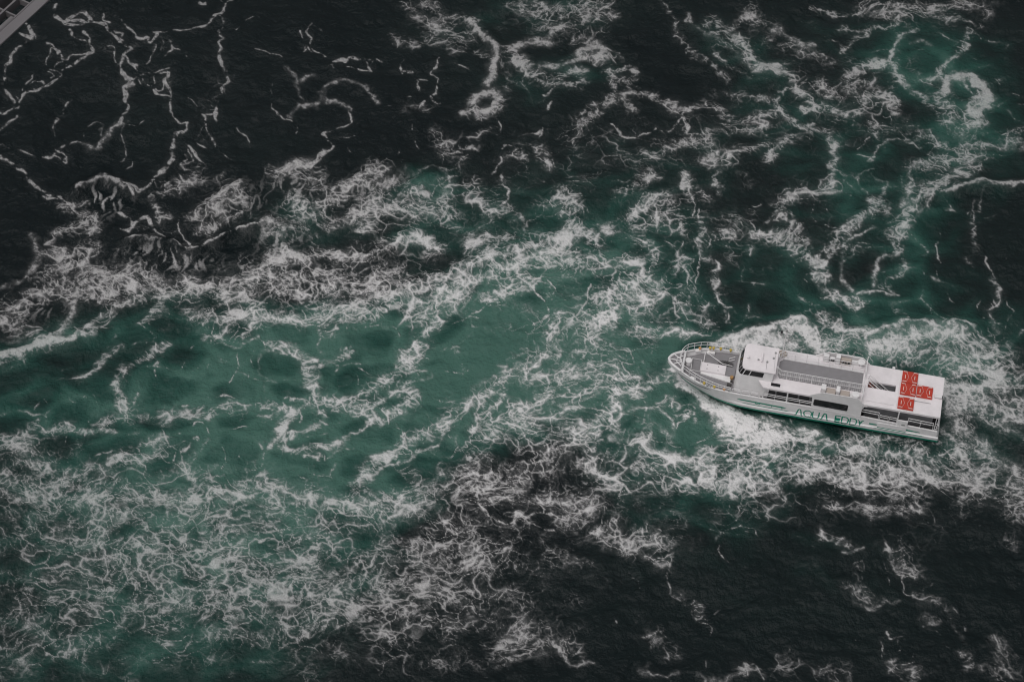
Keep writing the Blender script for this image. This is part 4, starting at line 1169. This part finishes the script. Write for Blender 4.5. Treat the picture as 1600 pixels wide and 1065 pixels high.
letter([(.46,.84),(0,.84),(0,0),(.44,0)],9.30,label='letter E'); [letter([(.0,q),(.42,q)],9.30,.15) for q in(.06,.19,.32,.45)]
D_=[(0,0),(0,.82),(.34,.82),(.50,.72),(.58,.52),(.58,.30),(.50,.1),(.34,0),(0,0)]
letter(D_,8.72,label='letter D'); letter(D_,7.98,label='letter D')
letter([(0,.80),(.16,.62),(.22,.50)],7.34,.07,label='letter Y'); letter([(.56,.80),(.40,.64),(.26,.30),(.22,.0)],7.34,lambda t:.05+.14*t*(1-t)*3); letter([(.14,.66),(.25,.2)],7.34,lambda t:.03+.16*t*(1-t)*3)
st=lambda w:(lambda t:w*min(1,t*14+.12,(1-t)*14+.12))
for s in(1,-1):
    ribbon([(18.2,1.34),(16,1.28),(13.75,1.19)],st(.19),'green_stripe',GREEN,B,s)
    ribbon([(17.7,.86),(15.6,.83),(13.4,.80)],st(.085),'green_stripe',GREEN,B,s)
    ribbon([(6.3,1.06),(5.55,1.05)],lambda t:.2-.05*t,'green_stripe',GREEN,B,s)
    ribbon([(5.55,.80),(3.0,.80)],.09,'green_stripe',GREEN,B,s,.045)
    ribbon([(2.98,1.03),(1.75,1.00)],lambda t:.2-.12*t,'green_stripe',GREEN,B,s)
    ribbon([(5.9,.66),(4,.66),(1.25,.66)],st(.085),'green_stripe',GREEN,B,s)
ribbon([(16.55,1.22),(16.45,1.08),(16.2,1.08),(16.1,1.22)],.1,'green_stripe',GREEN,B); ribbon([(15.05,1.20),(15.05,1.02)],.07,'green_stripe',GREEN,B); ribbon([(14.15,1.18),(14.1,.98)],.08,'green_stripe',GREEN,B)
# ---- superstructure
ud=MB(); H=.235
ud.box(.35,4.52,-2.31,2.31,3.3,3.5); ud.box(4.52,6.98,-2.31,-.47,3.3,3.5); ud.box(4.52,6.98,.26,2.31,3.3,3.5); ud.box(6.98,16.05,-2.345,2.345,3.3,3.5)
ud.prism([(16.05,2.345),(16.05,-2.345),(16.72,-1.44),(16.72,1.44)],3.3,3.5)
ud.build('upper_deck',DECKW,B)
# stair well
sw=MB(); sw.box(4.46,4.515,-.6,.4,.96,3.29); sw.box(4.52,7.3,-.62,-.56,.96,3.29); sw.box(4.52,7.3,.34,.40,.96,3.29)
sw.build('stair_well',INNER,B)
stair=empty('stair'); stair.parent=B
for i in range(9):
    x=6.95-.27*i; z=3.32-.25*i
    MB().box(x-.24,x,-.42,.22,z-.04,z).build('tread',BROWN,stair)
for y in(-.42,.20):
    MB().tube([(7.2,y,4.35),(7.0,y,4.38),(4.75,y,2.35),(4.75,y,1.5)],.042).tube([(7.0,y,3.95),(4.75,y,1.95)],.03).tube([(7.02,y,3.5),(7.0,y,4.38)],.024).tube([(6.2,y,2.8),(6.2,y,3.65)],.02).tube([(5.45,y,2.1),(5.45,y,2.95)],.02).build('stair_rail',PIPE,stair)
# side walls
for s in(1,-1):
    y0,y1=s*2.30,s*2.36
    MB().slab([(7.18,1.81),(11.62,1.915),(11.66,3.3),(11.95,3.50),(10.87,4.17),(7.77,4.2),(7.05,3.52),(7.2,3.2)],y0,y1).build('side_wall',WHITE,B)
    w=empty('window'); w.parent=B
    def rr(x0,x1,z0,z1,r):
        P=[]
        for cx,cz,a in((x1-r,z1-r,0),(x0+r,z1-r,90),(x0+r,z0+r,180),(x1-r,z0+r,270)):
            P+=[(cx+r*math.cos(R(a+k*30)),cz+r*math.sin(R(a+k*30))) for k in range(4)]
        return P
    sh=lambda P:[(x,z+(x-10)*.012) for x,z in P]
    MB().slab(sh(rr(8.42,11.48,2.26,3.12,.14)),s*2.361,s*2.372).build('frame',RUBBER,w)
    MB().slab(sh(rr(8.50,11.40,2.36,3.05,.10)),s*2.373,s*2.378).build('pane',GLASS,w)
    for x in(3.93,13.84,15.98): MB().box(x-.05,x+.05,min(s*2.26,s*2.33),max(s*2.26,s*2.33),gz(x)-.02,3.3).build('pillar',WHITE,B)
    MB().slab([(7.18,3.3),(6.75,3.3),(7.0,3.2),(7.18,2.85)],s*2.31,s*2.33).build('corner_gusset',WHITE,B)
    # openings: rails
    for a,b,k1,k2 in((.75,3.0,1.0,.68),(5.6,7.2,.95,.65),(11.6,13.79,.62,.38),(13.89,15.93,.62,.38)):
        mb=MB(); n=max(2,int((b-a)/1.0)+1)
        for dz,r in((k1,.032),(k2,.028)): mb.tube([(x,s*2.25,gz(x)+dz) for x in np.linspace(a,b,4)],r)
        for x in np.linspace(a,b,n): mb.tube([(x,s*2.25,gz(x)),(x,s*2.25,gz(x)+k1)],.022)
        mb.build('side_rail',PIPE,B)
    mb=MB()
    for a,b in((4.75,5.5),(4.0,4.65)):
        mb.tube([(a,s*2.3,gz(a)-.25),(a,s*2.3,gz(a)+.72),(b,s*2.3,gz(b)+.72),(b,s*2.3,gz(b)-.25)],.03).tube([(a,s*2.3,gz(a)+.45),(b,s*2.3,gz(b)+.45)],.025)
    mb.build('gate_rail',PIPE,B)
    MB().box(2.98,3.88,min(s*2.24,s*2.37),max(s*2.24,s*2.37),1.45,2.22,.02).build('boarding_gate',WHITE,B)
    MB().box(3.2,3.5,min(s*2.372,s*2.385),max(s*2.372,s*2.385),1.62,1.78).build('gate_vent',GALV,B)
    MB().box(3.0,5.6,min(s*2.2,s*2.385),max(s*2.2,s*2.385),.84,1.42,.015).build('boarding_panel',WHITE,B)
    MB().box(.9,6.9,min(s*1.45,s*1.5),max(s*1.45,s*1.5),.96,3.29).build('cabin_side',INNER,B)
    MB().box(7.35,15.9,min(s*1.65,s*1.7),max(s*1.65,s*1.7),.96,3.29).build('cabin_side',INNER,B)
    for i in range(4): MB().box(11.9+i*1.02,12.78+i*1.02,min(s*1.705,s*1.715),max(s*1.705,s*1.715),1.75,2.85).build('cabin_window',SMOKE,B)
    mb=MB()
    for x in(.42,.60): mb.tube([(x,s*2.22,1.5),(x,s*2.22,3.3)],.035)
    for z in(1.75,2.1,2.45): mb.tube([(.42,s*2.22,z),(.60,s*2.22,z)],.022)
    mb.build('stern_post',PIPE,B)
MB().box(.85,.9,-1.5,1.5,.96,3.29).build('cabin_back',INNER,B)
mb=MB()
for z in(1.85,2.15): mb.tube([(.3,-2.2,z),(.3,2.2,z)],.03)
mb.build('stern_rail',PIPE,B)
# deckhouse with wheelhouse
def sect(z,x0,x1,y,c): return [(x0,-y,z),(x0,y,z),(x1-c,y,z),(x1-c*.3,y-c*.35,z),(x1,y-c*1.2,z),(x1,-(y-c*1.2),z),(x1-c*.3,-(y-c*.35),z),(x1-c,-y,z)]
S0=sect(1.74,15.6,18.72,1.96,.5); S1=sect(3.55,15.4,18.62,1.60,.42); S2=sect(4.50,15.35,18.20,1.42,.35)
wh=MB().grid([S0,S1,S2],True); wh.b.faces.new([v for v in list(wh.b.verts)[-8:]]); wheel=wh.build('wheelhouse',WHITE,B)
rf=MB().prism([(15.22,1.5),(15.22,-1.5),(17.95,-1.5),(18.16,-1.28),(18.24,-.9),(18.24,.9),(18.16,1.28),(17.95,1.5)],4.50,4.60)
bmesh.ops.bevel(rf.b,geom=[e for e in rf.b.edges],offset=.03,segments=2,affect='EDGES'); rf.build('wheelhouse_roof',DECKW,B,True)
def lerp(a,b,t): return tuple(a[i]+(b[i]-a[i])*t for i in range(3))
def pane_on(i,j,u0,u1,v0,v1,nm='window'):
    A,Bq,C,D=S1[i],S1[j],S2[j],S2[i]
    def P(u,v,o):
        p=Vector(lerp(lerp(A,Bq,u),lerp(D,C,u),v)); nrm=(Vector(Bq)-Vector(A)).cross(Vector(D)-Vector(A)).normalized()
        if nrm.dot(p-Vector((17,0,4)))<0: nrm=-nrm
        return p+nrm*o
    f=empty(nm); f.parent=B
    for m,o,e,n2 in((RUBBER,.006,0,'frame'),(GLASS,.012,.05,'pane')):
        du=e/max(.2,(Vector(Bq)-Vector(A)).length); dv=e*1.0
        c=[P(u,v,o) for u,v in((u0+du,v0+dv),(u1-du,v0+dv),(u1-du,v1-dv),(u0+du,v1-dv))]
        b=[P(u,v,o-.03) for u,v in((u0+du,v0+dv),(u1-du,v0+dv),(u1-du,v1-dv),(u0+du,v1-dv))]
        mb=MB(); mb.grid([b,c],True); mb.b.faces.new(list(mb.b.verts)[-4:]); mb.build(n2,m,f)
for a,b in((1,2),(7,0)):
    r=(lambda u,v:(u,v)) if a==1 else (lambda u,v:(1-v,1-u))
    pane_on(a,b,*r(.80,.98),.30,.86); pane_on(a,b,*r(.33,.77),.30,.86)
pane_on(2,3,.08,.95,.28,.92); pane_on(6,7,.05,.92,.28,.92); pane_on(3,4,.04,.96,.28,.92); pane_on(5,6,.04,.96,.28,.92)
pane_on(4,5,.02,.34,.28,.92); pane_on(4,5,.36,.64,.28,.92); pane_on(4,5,.66,.98,.28,.92)
# on the wheelhouse roof and just behind it
for x,y,h in((16.1,.35,.14),(16.9,.25,.12),(15.6,-.2,.16),(15.5,-.85,.14)): MB().lathe((x,y,4.60),[(.09,0),(.09,h*.6),(.05,h)],10).build('roof_light',GALV,B)
MB().lathe((17.85,.25,4.60),[(.06,0),(.06,.12)],8).lathe((17.82,.25,4.78),[(.1,-.1),(.12,0),(.1,.1)],10,'x').build('searchlight',WHITE,B)
MB().tube([(16.6,-.5,4.72),(16.6,.5,4.72)],.09,8).box(16.5,16.7,-.12,.12,4.6,4.74).build('radar_scanner',DECKW,B)
MB().tube([(15.4,1.2,4.6),(15.5,1.0,6.6)],.018).build('whip_antenna',PIPE,B); MB().tube([(16.1,1.15,4.6),(16.15,1.1,5.8)],.016).build('whip_antenna',GALV,B)
MB().lathe((14.85,-1.85,3.5),[(.42,0),(.42,.07),(.34,.07),(.34,.02)],20).build('round_hatch',TAN,B)
mast=empty('mast'); mast.parent=B
MB().tube([(14.9,-1.35,3.5),(14.85,-1.35,7.9)],.055).tube([(14.3,-1.35,3.5),(14.86,-1.35,5.4)],.03).build('pole',PIPE,mast)
MB().tube([(14.25,-1.35,8.15),(14.35,-1.35,7.85),(15.35,-1.35,7.9),(15.45,-1.35,8.2)],.04).build('crossarm',PIPE,mast); MB().tube([(14.4,-1.35,6.9),(15.5,-1.35,6.95)],.035).build('crossarm',PIPE,mast)
for x,z in((15.3,6.75),(15.3,7.1),(14.55,6.2),(14.9,7.4)): MB().lathe((x,-1.3,z),[(.1,-.09),(.12,0),(.1,.09)],10).build('lamp',GALV if z!=7.1 else RUBBER,mast)
MB().tube([(14.9,-1.3,6.2),(14.5,-1.3,6.2)],.025).build('lamp_bracket',PIPE,mast)
MB().box(14.62,15.45,1.66,2.0,3.502,3.515).build('skylight',GLASS,B)
# sun deck
MB().prism([(7.5,-1.2),(14.72,-1.2),(15.0,-.9),(15.0,.7),(14.8,1.0),(7.5,1.0)],3.504,3.525).build('deck_mat',GREYD,B)
MB().box(7.5,14.75,-1.36,-1.22,3.502,3.60).build('coaming',WHITE,B)
def fence(P,h,name,n,mesh=False,bars=(1,.5),r=.03):
    f=empty(name); f.parent=B; L=[Vector(p) for p in P]
    for k in bars: MB().tube([p+Vector((0,0,h*k)) for p in L],r if k==1 else r*.75).build('rail',PIPE,f)
    seg=[(a,b) for a,b in zip(L,L[1:])]; tot=sum((b-a).length for a,b in seg)
    def at(d):
        for a,b in seg:
            l=(b-a).length
            if d<=l+1e-6: return a+(b-a)*(d/l)
            d-=l
        return L[-1]
    for i in range(n+1):
        p=at(tot*i/n); MB().tube([p,p+Vector((0,0,h))],r*.8).build('post',PIPE,f)
    if mesh:
        mb=MB(); m=int(tot/.17)
        for i in range(m+1):
            p=at(tot*i/m); mb.tube([p+Vector((0,0,.05)),p+Vector((0,0,h*.97))],.010,3)
        for k in(.14,.27,.40,.63,.76,.88): mb.tube([p+Vector((0,0,h*k)) for p in L],.010,3)
        tag(mb.build('mesh_infill',PIPE,f),kind='stuff')
    return f
fence([(7.5,1.0,3.5),(14.75,1.0,3.5),(15.15,.65,3.5)],1.12,'deck_rail',7,True)
fence([(7.5,-1.28,3.5),(14.75,-1.28,3.5)],1.12,'deck_rail',7,bars=(1,.66,.33),r=.026)
fence([(14.75,-1.28,3.5),(15.15,-.9,3.5),(15.15,-.45,3.5)],1.12,'deck_rail',2)
fence([(7.36,-2.25,3.5),(7.36,-.5,3.5)],1.15,'deck_rail',3,bars=(1,.66,.33),r=.035); fence([(7.36,.3,3.5),(7.36,2.22,3.5)],1.15,'deck_rail',3,bars=(1,.66,.33),r=.035)
MB().tube([(11.9,-2.3,3.55),(10.87,-2.33,4.24),(7.77,-2.33,4.26),(7.1,-2.3,3.6)],.05).build('parapet_cap',PIPE,B); MB().tube([(11.9,2.33,3.55),(10.87,2.33,4.2),(7.77,2.33,4.23),(7.1,2.33,3.55)],.025).build('parapet_cap',PIPE,B)
for x0,x1,y0,y1,h,m,nm in((10.62,11.05,1.38,1.95,.75,WHITE,'locker'),(9.75,10.55,1.5,2.1,.5,TAN,'air_conditioner'),(9.38,9.70,1.35,2.0,.8,WHITE,'locker'),(8.5,9.32,1.5,2.1,.5,TAN,'air_conditioner'),(8.0,8.45,1.6,2.1,.35,WHITE,'locker'),
    (10.75,11.25,-2.1,-1.75,.8,WHITE,'locker'),(9.75,10.15,-2.1,-1.7,.95,WHITE,'locker'),(10.2,10.7,-2.1,-1.9,.5,WHITE,'locker'),(8.75,9.7,-2.15,-1.8,.62,TAN,'air_conditioner'),(8.0,8.7,-2.15,-1.95,.5,WHITE,'locker')):
    MB().box(x0,x1,y0,y1,3.5,3.5+h,.02).build(nm,m,B)
for x,y,z in((10.33,-1.89,3.74),(10.57,-1.89,3.74),(8.95,-1.79,3.80),(9.23,-1.79,3.80),(9.5,-1.79,3.80)): MB().box(x-.1,x+.1,y,y+.012,z-.15,z+.15).build('fan_grille',RUBBER,B)
for x,y in((7.85,-1.95),(7.95,1.85)): MB().lathe((x,y,3.5),[(.1,0),(.1,.5),(.33,.55),(.36,.62),(.33,.69),(.12,.73)],18).build('antenna_dome',WHITE,B,True)
# aft roof fittings
MB().lathe((.42,.12,3.72),[(.13,0),(.16,.05),(.16,.62),(.1,.68)],12,'x').box(.6,.9,.04,.2,3.5,3.6).build('horn',WHITE,B); MB().lathe((.36,.12,3.72),[(.12,0),(.12,.055)],10,'x').build('horn_mouth',RUBBER,B)
MB().box(4.8,5.05,-2.45,-2.25,3.42,3.68,.02).build('vent_cowl',WHITE,B)
for x0,x1,y in((1.35,2.72,.93),(4.5,7.0,1.84),(2.8,4.2,2.24)): MB().tube([(x0,y,3.56),(x1,y,3.56)],.022).tube([(x0,y,3.5),(x0,y,3.56)],.02).tube([(x1,y,3.5),(x1,y,3.56)],.02).build('lashing_bar',GALV if x0<3 and y<2 else WHITE,B)
MB().box(4.26,4.34,-2.3,2.28,3.5,3.53).build('roof_seam',WHITE,B); MB().box(.35,7.3,2.24,2.31,3.5,3.53).build('roof_lip',WHITE,B); MB().box(.35,7.3,-2.31,-2.24,3.5,3.53).build('roof_lip',WHITE,B)
# ---- foredeck
MB().box(19.62,21.85,-.56,.44,1.74,2.06,.02).build('hatch_trunk',DECKW,B); MB().box(18.75,19.62,-.56,.44,1.74,1.98).build('deck_box',GREYD,B)
MB().prism([(18.9,.44),(21.8,.44),(21.8,.62),(18.9,1.15)],1.74,1.86).build('deck_step',WHITE,B)
for x,y in((20.3,-.3),(20.3,.15),(21.3,-.3),(21.3,.15)): MB().lathe((x,y,2.06),[(.04,0),(.04,.03)],8).build('hatch_knob',RUBBER,B)
MB().tube([(22.75,-.85,1.95),(22.7,.5,1.95),(21.88,.55,1.95),(21.9,-.85,1.95)],.03,closed=True).tube([(22.75,-.85,1.74),(22.75,-.85,1.95)],.025).tube([(22.7,.5,1.74),(22.7,.5,1.95)],.025).build('hatch_rail',PIPE,B)
MB().tube([(21.7,-.56,1.8),(21.7,-1.45,2.3),(21.55,-1.5,2.3),(20.0,-.6,2.2),(19.1,-.7,2.0)],.032).build('hatch_rail',PIPE,B)
MB().lathe((23.05,-.35,1.74),[(.30,0),(.30,.1),(.22,.18),(.24,.36),(.34,.42),(.30,.50),(.08,.52)],16).build('windlass',WHITE,B,True)
# bow platform: spoked frame at the stem head
fr=[(x,s*max(sm(GXs,GBs,x)-.02,.0),gz(x)+.05) for s,xs in((1,np.linspace(23.55,24.8,8)),(-1,np.linspace(24.8,23.55,8))) for x in xs]
MB().tube(fr,.115,8).build('bow_frame',WHITE,B,True); MB().prism([(x,y*.93) for x,y,z in fr],2.24,2.27).build('bow_grating',GREYD,B)
for a,b in(((23.6,0),(24.75,0)),((23.6,.1),(24.35,.55)),((23.6,-.1),(24.35,-.55)),((23.6,.6),(24.1,.15)),((23.6,-.6),(24.1,-.15))): MB().tube([(a[0],a[1],2.36),(b[0],b[1],2.38)],.055).build('bow_spoke',WHITE,B)
MB().tube([(23.45,y,2.38-.06*abs(y)) for y in(-1.2,-.6,0,.6,1.2)],.10,8).build('bow_crossbar',WHITE,B)
for s in(1,-1): MB().prism([(x,s*y) for x,y in((22.2,1.93),(22.75,1.62),(22.5,1.45),(22.1,1.6))],2.05,2.26).build('fairlead',WHITE,B)
def rail_h(x): return ip(x,[18,20,22,23.5],[.55,.72,.95,.98])
for s in(1,-1):
    f=empty('bow_rail'); f.parent=B; xs=np.linspace(18.9,23.3,12)
    pt=lambda x,k:(x,s*(sm(GXs,GBs,x)-.06),gz(x)+rail_h(x)*k)
    e=[(23.55,s*.95),(23.72,s*.6),(23.78,s*.2),(23.8,0)]
    MB().tube([pt(x,1) for x in xs]+[(x,y,3.28) for x,y in e],.030).build('rail',PIPE,f); MB().tube([pt(x,.62) for x in xs]+[(x-.03,y,2.92) for x,y in e],.026).build('rail',PIPE,f)
    for x in np.linspace(18.9,23.3,9): MB().tube([pt(x,0),pt(x,1)],.026).build('post',PIPE,f)
    for a,b in((16.35,17.05),(17.15,17.85),(17.98,18.75)):
        mb=MB(); y=lambda x:s*(sm(GXs,GBs,x)-.07)
        mb.tube([(a,y(a),gz(a)),(a,y(a),gz(a)+.50),(a+.08,y(a),gz(a)+.58),(b-.08,y(b),gz(b)+.58),(b,y(b),gz(b)+.50),(b,y(b),gz(b))],.032).tube([(a,y(a),gz(a)+.3),(b,y(b),gz(b)+.3)],.024).build('rail_loop',PIPE,B)
for x,y,m in((22.25,-1.75,ORG),(21.35,-2.05,YEL),(21.05,-2.12,YEL),(20.4,-2.22,YEL),(19.5,-2.28,YEL),(21.3,2.1,YEL),(20.35,2.26,YEL),(19.45,2.3,ORG),(21.0,2.2,GALV),(20.7,2.2,GALV),(19.0,2.3,GALV)):
    MB().lathe((x,y,gz(x)),[(.07,0),(.06,.16),(.13,.20),(.13,.27),(.05,.31)],10).build('bollard',m,B)
MB().box(20.85,21.55,-2.02,-1.78,1.74,2.0,.02).build('deck_locker',WHITE,B)
MB().lathe((18.98,.62,1.86),[(.15,0),(.16,.06),(.15,.26),(.06,.28)],12).build('hose_drum',DRUM,B)
MB().box(18.85,19.05,.95,1.1,1.74,2.1).box(18.9,19.3,1.25,1.5,1.74,1.95).build('deck_fitting',ROPE,B)
for y in(-1.3,-1.0): MB().tube([(19.0,y-.5,2.0),(19.5,y-.2,2.0),(19.5,y-.2,1.74)],.03).build('step_rail',PIPE,B)
# ---- loose things carried by the boat
def bplace(name,x,y,z,rz=0): return empty(name,BM@Matrix.Translation((x,y,z))@Matrix.Rotation(rz,4,'Z'))
def float_pad():
    t=empty('life_float'); L,Wd=1.40,1.34
    m=MB().box(-L/2,L/2,-Wd/2,Wd/2,0,.15,.035); m.build('float_body',RED,t)
    MB().box(-.012,.012,-Wd/2+.05,Wd/2-.05,.15,.158).build('seam',RED,t)
    for sx in(-1,1):
        for y in(-.55,.55): MB().tube([(sx*.46-.16,y,.15),(sx*.46-.12,y,.19),(sx*.46+.12,y,.19),(sx*.46+.16,y,.15)],.032).build('grab_strap',STRAP,t)
        MB().tube([(sx*.42,-.2,.15),(sx*.42,-.16,.19),(sx*.42,.16,.19),(sx*.42,.2,.15)],.03).build('grab_strap',STRAP,t)
        MB().tube([(sx*.34,-.55,.17),(sx*.12,.0,.165),(sx*.28,.55,.17)],.010,4).build('lashing',STRAP,t)
    return t
fp=float_pad()
FL=[(3.40,-1.56,0,'red life float at the far starboard edge of the aft roof'),(3.43,-.18,0,'red life float in the middle of the row of three on the aft roof'),
    (1.96,-.20,0,'red life float set apart towards the stern beside the middle one'),(3.48,1.44,0,'red life float nearest the dark side windows at the port roof edge')]
def copy_tree(o):
    c=o.copy(); COL.objects.link(c)
    for ch in list(o.children):
        d=ch.copy(); COL.objects.link(d); d.parent=c
    return c
pads=[fp]+[copy_tree(fp) for _ in FL[1:]]
for o,(x,y,rz,lb) in zip(pads,FL):
    o.matrix_world=BM@Matrix.Translation((x,y,3.502))@Matrix.Rotation(rz+R(180)*(x<2),4,'Z')
    tag(o,lb,'life float','red life floats lashed on the aft roof')
rp=MB(); rr_=random.Random(3)
for k in range(7):
    cx,cy=rr_.uniform(-.35,.35),rr_.uniform(-.12,.12); a=.16+.14*rr_.random()
    rp.tube([(cx+a*1.6*math.cos(t*.7),cy+a*math.sin(t*.7),.05+.03*k+.03*math.sin(t*2.1+k)) for t in range(9)],.03,5,True)
o=rp.build('rope_coil',ROPE); o.matrix_world=BM@Matrix.Translation((19.75,-.95,1.745)); tag(o,'dark heap of coiled mooring rope on the grey foredeck','rope')

# ------------------------------------------------------------ bridge girder crossing the top left corner, high above the water
ZB=CAM[2]-75
a=sea_point(0,70,ZB); b=sea_point(76,0,ZB); ax=Vector(b-a).normalized(); side=Vector((-ax.y,ax.x,0))
if side.x>0: side=-side
GM=Matrix(((ax.x,side.x,0,a[0]),(ax.y,side.y,0,a[1]),(0,0,1,ZB),(0,0,0,1)))
br=empty('bridge_girder',GM); tag(br,'grey steel bridge girder with a dark lattice crossing the top left corner','bridge')
W_=float((Vector(sea_point(0,34,ZB))-Vector(a)).dot(side)); Ln=60
MB().box(-Ln,Ln,0,W_*.56,-.10,0,.03).build('bottom_chord',STEEL,br)
mb=MB(); rows=[]
for x in(-Ln,1.62):
    rows.append([(x,W_*.56+W_*.22*(1-math.cos(t)),-.34+.30*math.sin(t)) for t in np.linspace(0,math.pi,9)])
mb.grid(rows); mb.quad(*rows[1]); mb.build('conduit',STEEL,br,True)
MB().box(-Ln,Ln,W_*1.02,W_*1.10,-.9,-.5).build('lattice_rail',STEEL,br); MB().box(-Ln,Ln,W_*1.75,W_*1.85,-.9,-.5).build('lattice_rail',STEEL,br); MB().box(-Ln,Ln,W_*2.6,W_*3.6,-1.4,-.4).build('outer_chord',STEEL,br)
for i in range(int(2*Ln/.9)):
    x=-Ln+.9*i; m=MB().box(x,x+.07,W_*1.0,W_*2.6,-.86,-.56); m.build('lattice_bar',STEEL,br)
